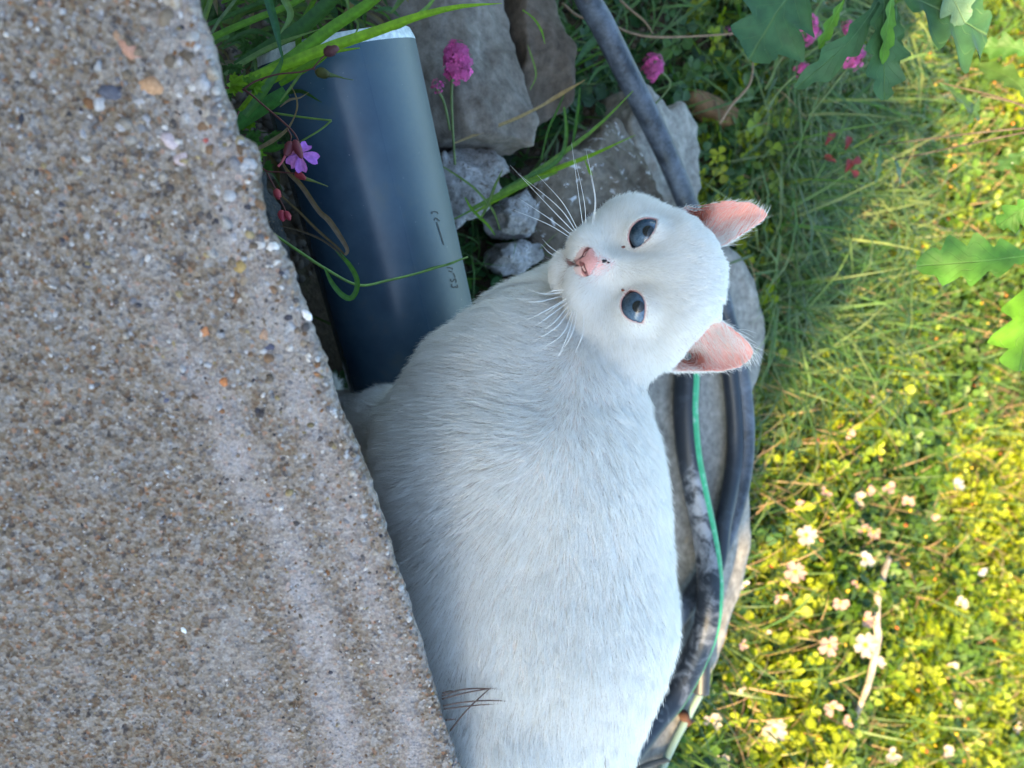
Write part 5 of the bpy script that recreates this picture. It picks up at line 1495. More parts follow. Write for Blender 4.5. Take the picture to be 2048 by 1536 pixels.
def sub_box(lo, hi):
    i = [np.searchsorted(a, l) for a, l in zip((CX, CY, CZ), lo)]
    j = [np.searchsorted(a, h) for a, h in zip((CX, CY, CZ), hi)]
    return tuple(slice(max(a, 0), b) for a, b in zip(i, j))

def grids(sl):
    return np.meshgrid(CX[sl[0]], CY[sl[1]], CZ[sl[2]], indexing='ij', sparse=True)

def ell(x, y, z, c, r):
    k = np.sqrt(((x - c[0]) / r[0]) ** 2 + ((y - c[1]) / r[1]) ** 2 + ((z - c[2]) / r[2]) ** 2)
    return (k - 1) * min(r)

def blend_ell(c, r, k, M=None):
    m = max(r) + k + 12
    cl = c if M is None else (M @ np.asarray(c, float) + HC)
    sl = sub_box(np.asarray(cl) - m, np.asarray(cl) + m)
    x, y, z = grids(sl)
    if M is not None:
        dx, dy, dz = x - HC[0], y - HC[1], z - HC[2]
        x, y, z = [M[0, i] * dx + M[1, i] * dy + M[2, i] * dz for i in range(3)]
    GF[sl] = smin(GF[sl], ell(x, y, z, c, r).astype(np.float32), k)

def blend_caps(a, b, ra, rb, k):
    a = np.asarray(a, float); b = np.asarray(b, float)
    m = max(ra, rb) + k + 12
    sl = sub_box(np.minimum(a, b) - m, np.maximum(a, b) + m)
    x, y, z = grids(sl)
    e = b - a
    t = np.clip(((x - a[0]) * e[0] + (y - a[1]) * e[1] + (z - a[2]) * e[2]) / np.dot(e, e), 0, 1)
    d = np.sqrt((x - a[0] - t * e[0]) ** 2 + (y - a[1] - t * e[1]) ** 2 + (z - a[2] - t * e[2]) ** 2) - (ra + (rb - ra) * t)
    GF[sl] = smin(GF[sl], d.astype(np.float32), k)

DOWN = np.array([0.0, -math.cos(PITCH), -math.sin(PITCH)])     # gravity in the cat frame
AWAY = np.array([0.0, math.sin(PITCH), -math.cos(PITCH)])      # level, away from the phone
SIDE = np.array([1.0, 0.0, 0.0])
# trunk, chest, shoulders, rump
blend_caps(LP(1135, 640, -190), LP(1000, 805, -105), 122, 190, 60)
blend_caps(LP(1090, 790, -90), LP(1055, 960, -90), 190, 264, 90)
blend_caps(LP(1042, 960, -90), LP(1050, 1220, -100), 274, 285, 100)
blend_caps(LP(1050, 1220, -100), LP(990, 1560, -120), 283, 252, 100)
blend_caps(LP(990, 1560, -120), LP(975, 1820, -130), 246, 210, 100)
# neck ruff
blend_caps(LP(1220, 650, -160), LP(1090, 720, -145), 118, 158, 60)
# near shoulder bulge and upper arm
blend_ell(LP(930, 930, -10), (110, 150, 120), 80)
blend_ell(LP(1015, 905, 92), (78, 118, 108), 55)
blend_ell(LP(985, 1480, 40), (150, 150, 178), 60)
def leg(hip, fwd, knee_l, foot_l, r0, r1, r2, side):
    k = hip + DOWN * knee_l + SIDE * fwd[0] + AWAY * side
    f = hip + DOWN * foot_l + SIDE * fwd[1] + AWAY * side
    blend_caps(hip, k, r0, r1, 60)
    blend_caps(k, f, r1 * 0.95, r2, 30)
    toe = f + SIDE * -38 + DOWN * 6
    blend_ell(toe, (54, 36, 36), 24)
    for q in (-1, 0, 1):
        blend_ell(toe + SIDE * -36 + AWAY * q * 24 + DOWN * 10, (24, 17, 17), 10)
    return f
FOOT = 680.0
paw = leg(LP(900, 890, -80), (-30, -50), 260, FOOT, 125, 82, 46, -10)
leg(LP(930, 880, -150), (20, 30), 230, FOOT - 60, 95, 52, 38, 150)
leg(LP(930, 1720, -110), (-90, 40), 260, FOOT - 20, 190, 80, 44, -30)
leg(LP(960, 1700, -180), (-90, 40), 250, FOOT - 60, 170, 74, 42, 190)
# tail behind, outside the picture
for p_, q_, a_, b_ in (((1500, -330, -260), (1660, -500, -400), 60, 44), ((1660, -500, -400), (1640, -720, -640), 44, 38), ((1640, -720, -640), (1480, -820, -740), 38, 32), ((1480, -820, -740), (1280, -830, -745), 32, 26)):
    blend_caps(p_, q_, a_, b_, 30)
# head
blend_ell((0, 28, -62), (142, 108, 128), 46, RH)
for s_ in (-1, 1):
    blend_ell((s_ * 70, 76, -68), (72, 54, 78), 40, RH)
blend_ell((0, 52, 10), (108, 80, 66), 50, RH)
for s_ in (-1, 1):
    blend_ell((s_ * 97, -42, -26), (92, 80, 86), 46, RH)
    blend_ell((s_ * 70, -60, 20), (60, 52, 48), 34, RH)
blend_ell((0, -98, -6), (92, 54, 76), 40, RH)
blend_ell((0, -24, 58), (36, 62, 54), 40, RH)
blend_ell((0, -74, 92), (29, 28, 40), 26, RH)
for s_ in (-1, 1):
    blend_ell((s_ * 64, -84, 40), (46, 38, 40), 36, RH)
    blend_ell((s_ * 34, -101, 84), (44, 32, 40), 26, RH)
blend_ell((0, -146, 72), (40, 24, 34), 9, RH)

def head_grid(pad=0):
    sl = sub_box((-240, -230, -130), (260, 290, 190))
    x, y, z = grids(sl)
    dx, dy, dz = x - HC[0], y - HC[1], z - HC[2]
    q = [RH[0, i] * dx + RH[1, i] * dy + RH[2, i] * dz for i in range(3)]
    return sl, (x, y, z), q
sl, (gx, gy, gz), q = head_grid()
H = GF[sl]
# sockets, lids round the eyeballs
for s_, e in zip((-1, 1), EYES):
    soc = np.sqrt((q[0] - (e[0] - s_ * 14)) ** 2 + (q[1] - e[1] + 6) ** 2 + (q[2] - 132) ** 2) - 50
    H = smax(H, -soc, 34)
    lid = np.sqrt((q[0] - e[0]) ** 2 + (q[1] - e[1]) ** 2 + (q[2] - e[2]) ** 2) - (EYE_R + 3.5)
    H = smin(H, lid, 20)
    op = np.maximum(almond(q, s_, e), e[2] + 2 - q[2])
    H = smax(H, -op, 3.0)
# mouth line and philtrum
def seg_d(a, b, r):
    a = np.array(a, float); b = np.array(b, float); e = b - a
    t = np.clip(((q[0] - a[0]) * e[0] + (q[1] - a[1]) * e[1] + (q[2] - a[2]) * e[2]) / np.dot(e, e), 0, 1)
    return np.sqrt((q[0] - a[0] - t * e[0]) ** 2 + (q[1] - a[1] - t * e[1]) ** 2 + (q[2] - a[2] - t * e[2]) ** 2) - r
for g in (seg_d((0, -92, 128), (0, -118, 114), 5), seg_d((0, -118, 112), (26, -131, 94), 6.5), seg_d((0, -118, 112), (-26, -131, 94), 5),
          seg_d((26, -131, 94), (56, -125, 68), 5), seg_d((-26, -131, 94), (-56, -125, 68), 5)):
    H = smax(H, -g, 6)
# ears
gx3, gy3 = np.broadcast_arrays(gx[:, :, 0], gy[:, :, 0])
for side, poly in ((-1, EAR_L), (1, EAR_R)):
    d2 = poly_sd(gx3, gy3, poly) + 1.0
    zc = ear_mid(gx3, gy3, d2, side)
    d2 = d2[:, :, None]; zc = zc[:, :, None]
    fr = gz - zc
    # hollow the concha in front of the sheet, near the base
    hol = np.maximum(d2 + 8, -(fr - 4.5))
    low = gy - 215
    hol = np.maximum(hol, low)
    H = smax(H, -hol, 6)
    sheet = smax(d2, np.abs(fr) - 5.0, 5)
    H = smin(H, sheet, 7)
GF[sl] = H
CV, CF = surface_nets(GF, CX, CY, CZ)
del GF, H, q
_hd = (CV[:, 0] > -240) & (CV[:, 0] < 260) & (CV[:, 1] > -200)
# relax once
def relax(V, Fq, it=1, lam=0.5):
    for _ in range(it):
        S = np.zeros_like(V); c = np.zeros(len(V))
        for a in range(4):
            b = (a + 1) % 4
            np.add.at(S, Fq[:, a], V[Fq[:, b]]); np.add.at(c, Fq[:, a], 1)
            np.add.at(S, Fq[:, b], V[Fq[:, a]]); np.add.at(c, Fq[:, b], 1)
        V = V + lam * (S / c[:, None] - V)
    return V
CV = relax(CV, CF, 2, 0.5)
CN = vert_normals(CV, CF)

def headq(V):
    return (V - HC) @ RH            # head frame coordinates
HQ = headq(CV)
# ---- skin colour and fur masks per vertex
n_v = len(CV)
skin = np.tile(np.array([0.56, 0.50, 0.47]), (n_v, 1))
earm = np.zeros(n_v)
for side, poly in ((-1, EAR_L), (1, EAR_R)):
    d2 = poly_sd(CV[:, 0], CV[:, 1], poly)
    zc = ear_mid(CV[:, 0], CV[:, 1], d2, side)
    m = (d2 < 3) & (np.abs(CV[:, 2] - zc) < 16) & (CN[:, 2] > 0.0) & (CV[:, 2] - zc > -1)
    earm = np.maximum(earm, m * 1.0)
    side_in = m & (d2 < 0)
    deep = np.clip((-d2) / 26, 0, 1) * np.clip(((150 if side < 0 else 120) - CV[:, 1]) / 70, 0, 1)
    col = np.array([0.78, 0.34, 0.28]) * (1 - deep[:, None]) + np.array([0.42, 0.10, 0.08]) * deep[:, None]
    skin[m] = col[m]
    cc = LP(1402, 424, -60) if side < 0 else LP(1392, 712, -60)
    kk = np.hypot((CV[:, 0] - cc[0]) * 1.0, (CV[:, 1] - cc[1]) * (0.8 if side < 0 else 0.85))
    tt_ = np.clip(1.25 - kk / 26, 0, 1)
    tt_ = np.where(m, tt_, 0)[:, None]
    skin = skin * (1 - tt_) + np.array([0.26, 0.075, 0.05]) * tt_  # ear hollow painted darker: reddish skin plus the shade inside it
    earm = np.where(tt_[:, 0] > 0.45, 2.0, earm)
eyem = np.full(n_v, 1e3)
for s_, e in zip((-1, 1), EYES):
    a = almond(HQ.T, s_, e)
    a = np.where(HQ[:, 2] > 40, a, 1e3)
    eyem = np.minimum(eyem, a)
    t = np.clip(1 - a / 5.0, 0, 1)[:, None]
    skin = skin * (1 - t) + np.array([0.46, 0.23, 0.24]) * t
    t = np.clip(1 - (a + 1.5) / 2.2, 0, 1)[:, None]
    skin = skin * (1 - t) + np.array([0.16, 0.07, 0.07]) * t
    # tear corner
    tc = np.array([e[0] - s_ * 37, e[1] - 20, 0])
    dd = np.hypot(HQ[:, 0] - tc[0], HQ[:, 1] - tc[1])
    t = (np.clip(1.3 - dd / 10.0, 0, 1) * (HQ[:, 2] > 30))[:, None]
    skin = skin * (1 - t) + np.array([0.50, 0.24, 0.20]) * t
NOSE = np.array([0.0, -82.0, 128.0])
nd = np.sqrt(((HQ[:, 0]) / 1.15) ** 2 + (HQ[:, 1] - NOSE[1] - 10) ** 2 + ((HQ[:, 2] - NOSE[2]) * 0.8) ** 2)
t = np.clip(1 - (nd - 16) / 30, 0, 1)[:, None]
skin = skin * (1 - t) + np.array([0.80, 0.42, 0.38]) * t
def mouth_d(Q):
    out = np.full(len(Q), 1e3)
    for a, b in (((0, -92, 128), (0, -118, 114)), ((0, -118, 112), (26, -131, 94)), ((0, -118, 112), (-26, -131, 94)), ((26, -131, 94), (56, -125, 68)), ((-26, -131, 94), (-56, -125, 68))):
        a = np.array(a, float); b = np.array(b, float); e = b - a
        tt = np.clip(((Q - a) @ e) / np.dot(e, e), 0, 1)
        out = np.minimum(out, np.linalg.norm(Q - a - tt[:, None] * e, axis=1))
    return out
mdv = mouth_d(HQ)
t = np.clip(1 - (mdv - 5) / 7, 0, 1)[:, None]
skin = skin * (1 - t) + np.array([0.36, 0.20, 0.20]) * t

cat_base = cat_world(paw[None])[0] + np.array([0.06, 0, -0.012])
cat = thing("cat", "white cat with blue eyes and pink ears looking up at the camera", "cat", cat_base)
m_skin = mat("cat_skin", (0.8, 0.7, 0.66), 0.55, 0.3)
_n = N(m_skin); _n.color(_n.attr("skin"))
m_skin.node_tree.nodes["Principled BSDF"].inputs["Subsurface Weight"].default_value = 0.25
m_skin.node_tree.nodes["Principled BSDF"].inputs["Subsurface Radius"].default_value = (0.004, 0.0012, 0.0008)
m_skin.node_tree.nodes["Principled BSDF"].inputs["Subsurface Scale"].default_value = 1.0
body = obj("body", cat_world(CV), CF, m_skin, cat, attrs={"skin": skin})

# ---- eyes
def sphere(nu=48, nv=32):
    """unit sphere, pole on +z"""
    th = np.linspace(0, math.pi, nv + 1); ph = np.linspace(0, 2 * math.pi, nu, endpoint=False)
    V = [(0, 0, 1)] + [(math.sin(t) * math.cos(p), math.sin(t) * math.sin(p), math.cos(t)) for t in th[1:-1] for p in ph] + [(0, 0, -1)]
    Q = []
    for i in range(nv - 2):
        for j in range(nu):
            a = 1 + i * nu + j; b = 1 + i * nu + (j + 1) % nu
            Q.append((a, a + nu, b + nu, b))
    T = [(0, 1 + j, 1 + (j + 1) % nu) for j in range(nu)]
    o = 1 + (nv - 2) * nu; last = len(V) - 1
    T += [(last, o + (j + 1) % nu, o + j) for j in range(nu)]
    return np.array(V), [np.array(Q), np.array(T)]

m_eye = mat("cat_iris", (0.2, 0.3, 0.4), 0.25, 0.4)
_n = N(m_eye)
_r = _n.attr("rr", "Fac"); _a = _n.attr("ang", "Fac")
_st = _n.new("ShaderNodeCombineXYZ"); _n.link(_n.math('MULTIPLY', _a, 9.0), _st.inputs[0]); _n.link(_n.math('MULTIPLY', _r, 3.0), _st.inputs[1])
_nz = _n.noise(_st.outputs[0], 2.2, 5, 0.65)
_sp = _n.noise(_n.coord(), 420.0, 2)
_iris = _n.ramp(_n.math('ADD', _nz.outputs[0], _n.math('MULTIPLY', _n.math('SUBTRACT', _sp.outputs[0], 0.5), 0.5)), [(0.3, (0.035, 0.075, 0.14)), (0.5, (0.085, 0.15, 0.24)), (0.72, (0.17, 0.26, 0.37))])
_ring = _n.ramp(_r, [(0.0, (1, 1, 1)), (0.27, (0.75, 0.78, 0.82)), (0.32, (1.0, 1.0, 1.0)), (0.6, (0.95, 0.95, 0.97)), (0.82, (0.5, 0.52, 0.56)), (0.9, (0.10, 0.10, 0.12)), (1.0, (0.10, 0.07, 0.07))])
_c = _n.mix(1.0, _iris, _ring, 'MULTIPLY')
_pm = _n.ramp(_r, [(0.225, (0, 0, 0)), (0.26, (1, 1, 1))])
_c = _n.mix(_pm, (0.004, 0.005, 0.008), _c)
_n.color(_c)
m_cornea = mat("cornea", (1, 1, 1), 0.02, 0.5, Transmission_Weight=1.0, IOR=1.33)
# thin clear coat: transparent + fresnel gloss, so the iris below keeps its light
_n = N(m_cornea)
_tr = _n.new("ShaderNodeBsdfTransparent"); _gl = _n.new("ShaderNodeBsdfGlossy"); _gl.inputs["Roughness"].default_value = 0.03
_fr = _n.new("ShaderNodeFresnel"); _fr.inputs[0].default_value = 1.38
_mx = _n.new("ShaderNodeMixShader"); _n.link(_fr.outputs[0], _mx.inputs[0]); _n.link(_tr.outputs[0], _mx.inputs[1]); _n.link(_gl.outputs[0], _mx.inputs[2])
_n.link(_mx.outputs[0], [x for x in _n.t.nodes if x.type == 'OUTPUT_MATERIAL'][0].inputs[0])
for s_, e in zip((-1, 1), EYES):
    V0, F0 = sphere()
    # gaze: upwards towards the phone (the pupils sit under the upper lids)
    gz_dir = nrm(np.array([0.02, 0.34, 1.0]) if s_ < 0 else np.array([0.16, 0.24, 1.0]))
    ax = nrm(np.cross([0, 1, 0], gz_dir)); ay = np.cross(gz_dir, ax)
    Rg = np.stack([ax, ay, gz_dir], 1)
    ang = np.arccos(np.clip(V0[:, 2], -1, 1))
    rr = np.clip(ang / math.radians(75), 0, 1)
    Vh = V0 @ Rg.T * EYE_R + e
    eye = obj("eye", cat_world(Vh @ RH.T + HC), F0, m_eye, cat, attrs={"rr": rr, "ang": np.arctan2(V0[:, 1], V0[:, 0])})
    bul = 1.02 + 0.05 * np.clip((V0[:, 2] - 0.6) / 0.4, 0, 1)
    Vc = (V0 * bul[:, None]) @ Rg.T * EYE_R + e
    obj("cornea", cat_world(Vc @ RH.T + HC), F0, m_cornea, eye)

# ---- nose pad with its two nostrils
m_nose = mat("nose_skin", (0.72, 0.33, 0.30), 0.45, 0.4)
_n = N(m_nose)
_nz = _n.noise(_n.coord(), 900, 3); _v = _n.voro(_n.coord(), 1500)
_n.color(_n.mix(_n.attr("dark", "Fac"), _n.ramp(_nz.outputs[0], [(0.3, (0.50, 0.22, 0.20)), (0.7, (0.62, 0.30, 0.27))]), (0.12, 0.03, 0.03)))
_n.normal(_n.bump(_v.outputs[0], 0.15, 0.0003))
m_nose.node_tree.nodes["Principled BSDF"].inputs["Subsurface Weight"].default_value = 0.2
m_nose.node_tree.nodes["Principled BSDF"].inputs["Subsurface Radius"].default_value = (0.003, 0.001, 0.0006)
xx = np.arange(-48, 48, 1.6); yy = np.arange(-112, -35, 1.6); zz = np.arange(85, 165, 1.6)
x, y, z = np.meshgrid(xx, yy, zz, indexing='ij')
# rounded triangle: wide above, pointed at the mouth
wid = np.interp(y, [-102, -94, -80, -70, -60, -50], [3, 8, 22, 27, 25, 12])
d = np.sqrt((x / np.maximum(wid, 1) * 27) ** 2 + ((y + 74) * 1.0) ** 2 + ((z - 116) * 1.25) ** 2) - 27
d = smin(d, ell(np.abs(x), y, z, (17, -76, 121), (13, 11, 13)), 6)
NO = lambda X_, Y_, Z_: np.minimum(ell(np.abs(X_), Y_ - 0.55 * (np.abs(X_) - 17), Z_, (17, -79, 135), (9.0, 2.8, 9)), ell(np.abs(X_), Y_, Z_, (10.5, -82, 137), (3.6, 3.6, 9)))
d = smax(d, -NO(x, y, z), 2.5)
d = smax(d, -ell(x, y, z, (0, -94, 142), (1.5, 14, 8)), 3)
NV, NF = surface_nets(d, xx, yy, zz)
NV = relax(NV, NF, 1)
dark = np.clip(1.9 - NO(NV[:, 0], NV[:, 1], NV[:, 2] * 0 + 136.0) / 1.5, 0, 1) * 0.9
NV = NV + np.array([0, -8.0, 1.0])
obj("nose", cat_world(NV @ RH.T + HC), NF, m_nose, cat, attrs={"dark": dark})

# ---- fur
FT = np.concatenate([CF[:, [0, 1, 2]], CF[:, [0, 2, 3]]])
tri_p = CV[FT]
tri_n = np.cross(tri_p[:, 1] - tri_p[:, 0], tri_p[:, 2] - tri_p[:, 0])
area = np.linalg.norm(tri_n, axis=1) / 2
cen = tri_p.mean(1); tn = nrm(tri_n)
isear = earm[FT].mean(1)
eyed = eyem[FT].mean(1)
mdt = mdv[FT].mean(1)
cq = headq(cen)
ndt = np.sqrt((cq[:, 0]) ** 2 + ((cq[:, 1] + 60) * 1.1) ** 2 + (cq[:, 2] - 122) ** 2)
headw = np.clip(1 - (np.linalg.norm(cq - np.array([0, 0, -20]), axis=1) - 170) / 70, 0, 1)     # 1 on the head
face = np.clip((cq[:, 2] + 10) / 90, 0, 1) * headw
# density
dens = 0.33 + 0.55 * headw + 1.15 * face
facing = tn[:, 2] > -0.45
inframe = (cen[:, 0] < 1060) & facing
dens = dens * np.where(inframe, 1, 0.26)
dens = dens * np.where(eyed < 4.0, 0, 1) * np.where(isear > 0.5, 0.38, 1) * np.where(isear > 1.2, 0.12, 1)
dens = dens * np.clip((mdt - 6) / 6, 0.0, 1)
padm = ((cq[:, 0] / 29.0) ** 2 + ((cq[:, 1] + 86) / 23.0) ** 2 < 1) & (cq[:, 2] > 100)
dens = dens * np.where(padm, 0, 1) * (1 - 0.6 * np.exp(-(np.linalg.norm((cq - np.array([0, -58, 128])) / np.array([1.2, 1, 1]), axis=1) / 22) ** 2))
w = area * dens
NS = 560000
pick = rng.choice(len(FT), NS, p=w / w.sum())
r1 = np.sqrt(rng.random(NS)); r2 = rng.random(NS)
bc = np.stack([1 - r1, r1 * (1 - r2), r1 * r2], 1)
root = (tri_p[pick] * bc[:, :, None]).sum(1)
nn = nrm((CN[FT[pick]] * bc[:, :, None]).sum(1))
rq = headq(root)
hw = np.clip(1 - (np.linalg.norm(rq - np.array([0, 0, -20]), axis=1) - 165) / 90, 0, 1)
hw = np.where(rq[:, 1] < -150, hw * 0.5, hw)
fc = np.clip((rq[:, 2] + 10) / 90, 0, 1) * hw
er = earm[FT[pick]].mean(1) > 0.5
eyd = eyem[FT[pick]].mean(1)
# outer edge and back of the ears
earzone = np.zeros(NS, bool)
ed = np.full(NS, 1e3); eside = np.zeros(NS)
for side, poly in ((-1, EAR_L), (1, EAR_R)):
    d2 = poly_sd(root[:, 0], root[:, 1], poly)
    lim = 150 if side < 0 else 120
    ed = np.minimum(ed, np.where(root[:, 1] > 40, np.abs(d2), 1e3))
    zn = (d2 < 8) & (root[:, 2] < 20) & (root[:, 1] > lim - 45)
    eside = np.where(zn, side, eside)
    earzone |= zn & (root[:, 1] > lim - 10)
# flow: on the head away from the nose, on the trunk towards the tail and down
nosel = h2l((0, -40, 110))
fh = root - nosel
fh[:, 2] *= 0.6
bodyflow = np.array([1.0, -0.10, -0.18]) + 0 * root
# chest fur falls down and outwards
cw = np.clip((620 - root[:, 0]) / 500, 0, 1)[:, None] * np.clip((-80 - root[:, 1]) / 200, 0, 1)[:, None]
bodyflow = bodyflow * (1 - cw) + np.array([-0.15, -0.95, -0.3]) * cw
lw = np.clip((-root[:, 1] - 350) / 250, 0, 1)[:, None]
bodyflow = bodyflow * (1 - 0.75 * lw) + DOWN * 1.0 * lw
flow = nrm(fh) * hw[:, None] + nrm(bodyflow) * (1 - hw[:, None])
# ears: outside fur runs to the tip, long inner hairs cross from the inner edge to the outer one
tipL = LP(1535, 432, -60); tipR = LP(1505, 706, -60)
tip = np.where((eside < 0)[:, None], tipL, tipR)
ef = nrm(tip - root)
cross = np.where((eside < 0)[:, None], np.array([-0.85, 0.62, 0.25]), np.array([0.80, 0.42, 0.25]))
flow = np.where((earzone & ~er)[:, None], ef, flow)
flow = np.where(er[:, None], nrm(cross), flow)
nz3 = np.stack([vnoise(root / 26.0, 5), vnoise(root / 26.0, 6), vnoise(root / 26.0, 7)], 1)
nz4 = np.stack([vnoise(root / 9.0, 15), vnoise(root / 9.0, 16), vnoise(root / 9.0, 17)], 1)
nz5 = np.stack([vnoise(root / 90.0, 25), vnoise(root / 90.0, 26), vnoise(root / 90.0, 27)], 1)
flow = nrm(flow + (0.16 * nz3 + 0.13 * nz4 + 0.16 * nz5) * (0.35 + 0.65 * (1 - fc))[:, None])
tang = flow - nn * (flow * nn).sum(1, keepdims=True)
tang = nrm(tang)
# length (pixels of 0.3 mm)
L0 = 34 * (1 - hw) + 26 * hw
L0 = L0 * (1 - fc) + 16 * fc
ln = np.sqrt(rq[:, 0] ** 2 + (rq[:, 1] + 60) ** 2 + (rq[:, 2] - 120) ** 2)
L0 = np.where(fc > 0.3, np.minimum(L0, 6 + 0.16 * ln), L0)
chinm = (rq[:, 1] < -126) & (rq[:, 2] > 20) & (np.abs(rq[:, 0]) < 60)
L0 = np.where(chinm, 15, L0)
L0 = np.where(earzone & ~er, 13, L0)
L0 = np.where((ed < 30) & ~er, np.minimum(L0, 12), L0)
inner_t = np.where(eside < 0, (root[:, 0] + 155) / 80, (190 - root[:, 0]) / 90)
L0 = np.where(er, 16 + 30 * np.clip(inner_t, 0, 1) * np.clip(1.2 - np.abs(inner_t - 0.7), 0, 1), L0)
L0 = np.where(eyd < 60, np.minimum(L0, 4.5 + 0.5 * np.maximum(eyd, 0)), L0)
Ln = L0 * rng.uniform(0.6, 1.25, NS)
lift = 0.33 * (1 - hw) + 0.36 * hw
lift = lift + 0.16 * nz3[:, 0] * (1 - fc) + rng.normal(0, 0.11, NS)
lift = np.where(er, 0.30 + rng.normal(0, 0.1, NS), lift)
lift = np.clip(lift, 0.06, 1.0)
jit = rng.normal(0, 0.10, (NS, 3)) + 0.12 * nz4
K = 5
pts = np.zeros((NS, K, 3), np.float32)
for k in range(K):
    t = k / (K - 1)
    dirk = tang * (0.45 + 0.55 * t) + nn * (lift * (1.35 - 0.75 * t))[:, None] + jit * t
    if k == 0:
        cur = root - nn * 1.0
    else:
        cur = cur + nrm(dirk) * (Ln / (K - 1))[:, None]
    pts[:, k] = cur
def hair_object(name, ptsw, rad, parent, m, tint, K):
    n = len(ptsw)
    cu = bpy.data.hair_curves.new(name)
    cu.add_curves([K] * n)
    org = origin_of(parent)
    cu.attributes["position"].data.foreach_set("vector", np.ascontiguousarray((ptsw - org).astype(np.float32)).ravel())
    a = cu.attributes.get("radius") or cu.attributes.new("radius", 'FLOAT', 'POINT')
    a.data.foreach_set("value", np.ascontiguousarray(rad, np.float32).ravel())
    a = cu.attributes.new("tint", 'FLOAT', 'CURVE'); a.data.foreach_set("value", np.asarray(tint, np.float32))
    cu.materials.append(m)
    o = bpy.data.objects.new(name, cu); C.objects.link(o); o.parent = parent
    return o
m_fur = bpy.data.materials.new("white_fur"); m_fur.use_nodes = True
_t = m_fur.node_tree; _t.nodes.clear()
_o = _t.nodes.new("ShaderNodeOutputMaterial")
_at = _t.nodes.new("ShaderNodeAttribute"); _at.attribute_name = "tint"
_cr = _t.nodes.new("ShaderNodeValToRGB"); _r = _cr.color_ramp
_r.elements[0].position = 0.0; _r.elements[0].color = (0.36, 0.29, 0.22, 1)
_r.elements[1].position = 0.03; _r.elements[1].color = (0.66, 0.60, 0.52, 1)
_e = _r.elements.new(0.10); _e.color = (0.82, 0.79, 0.74, 1)
_e = _r.elements.new(0.5); _e.color = (0.915, 0.90, 0.88, 1)
_e = _r.elements.new(1.0); _e.color = (0.95, 0.945, 0.94, 1)
_t.links.new(_at.outputs["Fac"], _cr.inputs[0])
_hi = _t.nodes.new("ShaderNodeHairInfo")
_mr = _t.nodes.new("ShaderNodeMapRange"); _mr.inputs[3].default_value = 0.9; _mr.inputs[4].default_value = 1.0
_t.links.new(_hi.outputs["Intercept"], _mr.inputs[0])
_mu = _t.nodes.new("ShaderNodeMix"); _mu.data_type = 'RGBA'; _mu.blend_type = 'MULTIPLY'; _mu.inputs[0].default_value = 1.0
_t.links.new(_cr.outputs[0], _mu.inputs[6]); _t.links.new(_mr.outputs[0], _mu.inputs[7])
_d = _t.nodes.new("ShaderNodeBsdfDiffuse"); _tl = _t.nodes.new("ShaderNodeBsdfTranslucent"); _g = _t.nodes.new("ShaderNodeBsdfHair")
_t.links.new(_mu.outputs[2], _d.inputs[0]); _t.links.new(_mu.outputs[2], _tl.inputs[0])
_g.inputs["RoughnessU"].default_value = 0.35; _g.inputs["RoughnessV"].default_value = 0.6; _g.inputs[0].default_value = (0.9, 0.9, 0.9, 1)
_m1 = _t.nodes.new("ShaderNodeMixShader"); _m1.inputs[0].default_value = 0.5
_t.links.new(_d.outputs[0], _m1.inputs[1]); _t.links.new(_tl.outputs[0], _m1.inputs[2])
_m2 = _t.nodes.new("ShaderNodeMixShader"); _m2.inputs[0].default_value = 0.12
_t.links.new(_m1.outputs[0], _m2.inputs[1]); _t.links.new(_g.outputs[0], _m2.inputs[2])
_t.links.new(_m2.outputs[0], _o.inputs[0])
R0 = (0.29 * (1 - fc) + 0.29 * fc) * PXM * rng.uniform(0.7, 1.2, NS) 
prof = np.array([1.0, 1.0, 0.85, 0.6, 0.12])
R0 = np.where(er, R0 * 0.6, R0)
rad = R0[:, None] * prof[None]
tint = rng.random(NS) * 0.9 + 0.1
stk = vnoise(np.stack([root[:, 0] / 60, root[:, 1] / 7, root[:, 2] / 7], 1), 91)
tint = np.where((rng.random(NS) < 0.04 + 0.12 * (stk > 0.42)) & (fc < 0.5), rng.uniform(0.035, 0.10, NS), tint)
spot = vnoise(root / 16.0, 77)
tint = np.where((spot > 0.86) & (fc < 0.1) & (rng.random(NS) < 0.35), 0.0, tint)
fur = hair_object("fur", cat_world(pts), rad, cat, m_fur, tint, K)
fur["kind"] = "stuff"

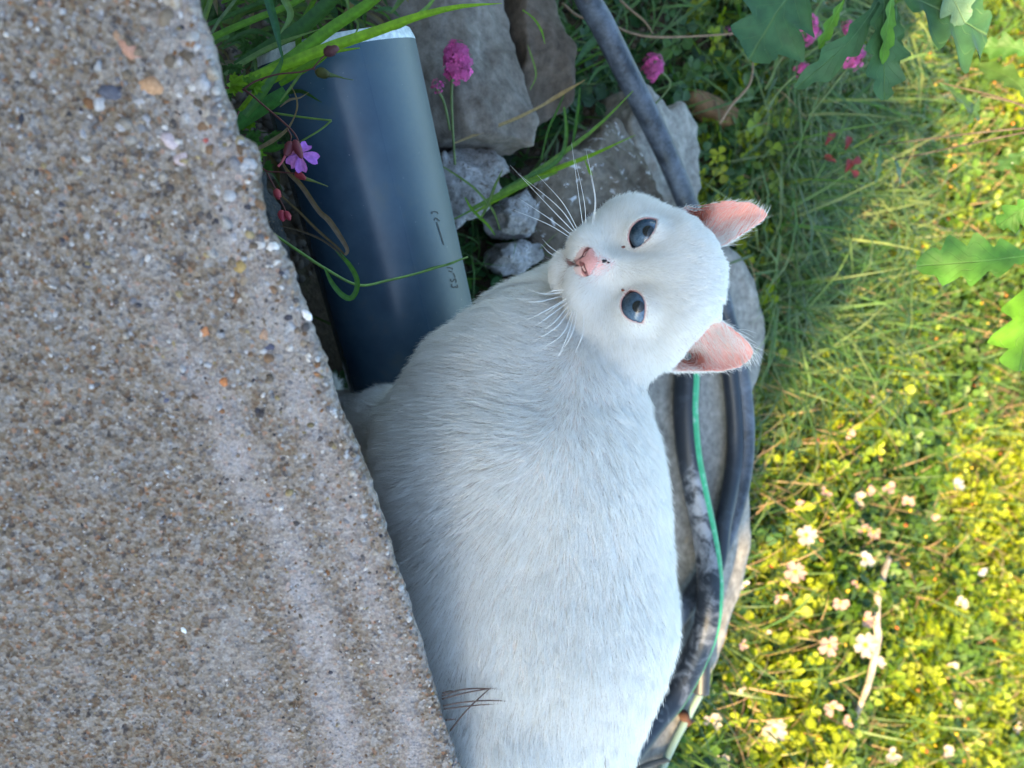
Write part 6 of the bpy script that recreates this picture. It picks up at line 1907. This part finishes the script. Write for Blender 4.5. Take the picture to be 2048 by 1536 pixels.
# ---- whiskers: root on the pads, traced to where the photograph shows their tips
m_whisk = mat("whisker", (0.92, 0.92, 0.92), 0.3, 0.5)
WH = [  # (root ix, iy), (mid), (tip), depth offsets in px
    ((1152, 462), (1118, 415), (1040, 350), 70), ((1150, 466), (1105, 420), (1020, 330), 60), ((1146, 472), (1100, 438), (1035, 395), 62),
    ((1142, 476), (1095, 448), (1022, 418), 55), ((1166, 452), (1160, 410), (1143, 285), 66), ((1172, 450), (1168, 400), (1150, 318), 62),
    ((1184, 450), (1190, 400), (1180, 345), 66), ((1187, 450), (1191, 395), (1172, 300), 60), ((1155, 458), (1125, 405), (1075, 350), 60),
    ((1120, 508), (1098, 492), (1085, 478), 40), ((1112, 512), (1098, 505), (1082, 488), 38),
    ((1124, 585), (1088, 588), (1052, 577), 118), ((1124, 592), (1080, 603), (1045, 604), 122), ((1132, 598), (1090, 622), (1050, 642), 128),
    ((1134, 606), (1095, 635), (1062, 658), 126), ((1136, 612), (1108, 645), (1082, 662), 120), ((1140, 618), (1112, 655), (1052, 692), 130),
    ((1146, 620), (1125, 668), (1080, 700), 122), ((1150, 622), (1135, 672), (1112, 722), 118), ((1154, 624), (1145, 665), (1118, 712), 114),
    ((1168, 630), (1165, 670), (1150, 705), 108), ((1128, 580), (1105, 582), (1088, 590), 112), ((1130, 602), (1110, 614), (1090, 630), 116),
]
for a, b, c, z0 in WH:
    A = cat_world(LP(a[0], a[1], min(z0, 80) - 12)); B = cat_world(LP(b[0], b[1], z0 + 14)); D = cat_world(LP(c[0], c[1], z0 + 4))
    V, Fc = tube([A, B, D], [0.00014, 0.00012, 0.00004] if a[1] < 560 else [0.00019, 0.00016, 0.00005], 5, 12)
    obj("whisker", V, Fc, m_whisk, cat)

# small dark speck stuck to the fur above the nose, and tear crusts in the inner corners
m_dirt = mat("dirt", (0.035, 0.03, 0.035), 0.9, 0.2)
m_crust = mat("tear_crust", (0.22, 0.06, 0.035), 0.7, 0.3)
def on_head(ix, iy):
    """first point of the cat's surface under pixel ix, iy"""
    W = cat_world(CV)
    a, b, dep = px_of(W)
    m = np.hypot(a - ix, b - iy) < 5
    i = np.where(m)[0]
    return W[i[np.argmin(dep[i])]], CN[i[np.argmin(dep[i])]]
def fleck(ix, iy, r, m, name, seed, lift=6.0):
    p, _ = on_head(ix, iy)
    p = p - Fw * (lift * PXM)
    V = (BV2 * np.array([r, r * .6, r * .4]) * PXM) @ np.stack([Up, Rt, -Fw])
    V = V * (1 + .45 * vnoise(BV2 * 2.3 + seed, seed))[:, None]
    obj(name, V + p, BF2, m, cat)
fleck(1212, 522, 4.6, m_dirt, "dirt_speck", 3); fleck(1218, 528, 2.8, m_dirt, "dirt_speck", 4); fleck(1209, 528, 2.5, m_dirt, "dirt_speck", 5)
fleck(1244, 493, 4.5, m_crust, "tear_crust", 6, 3.5); fleck(1243, 577, 4, m_crust, "tear_crust", 7, 3.5)
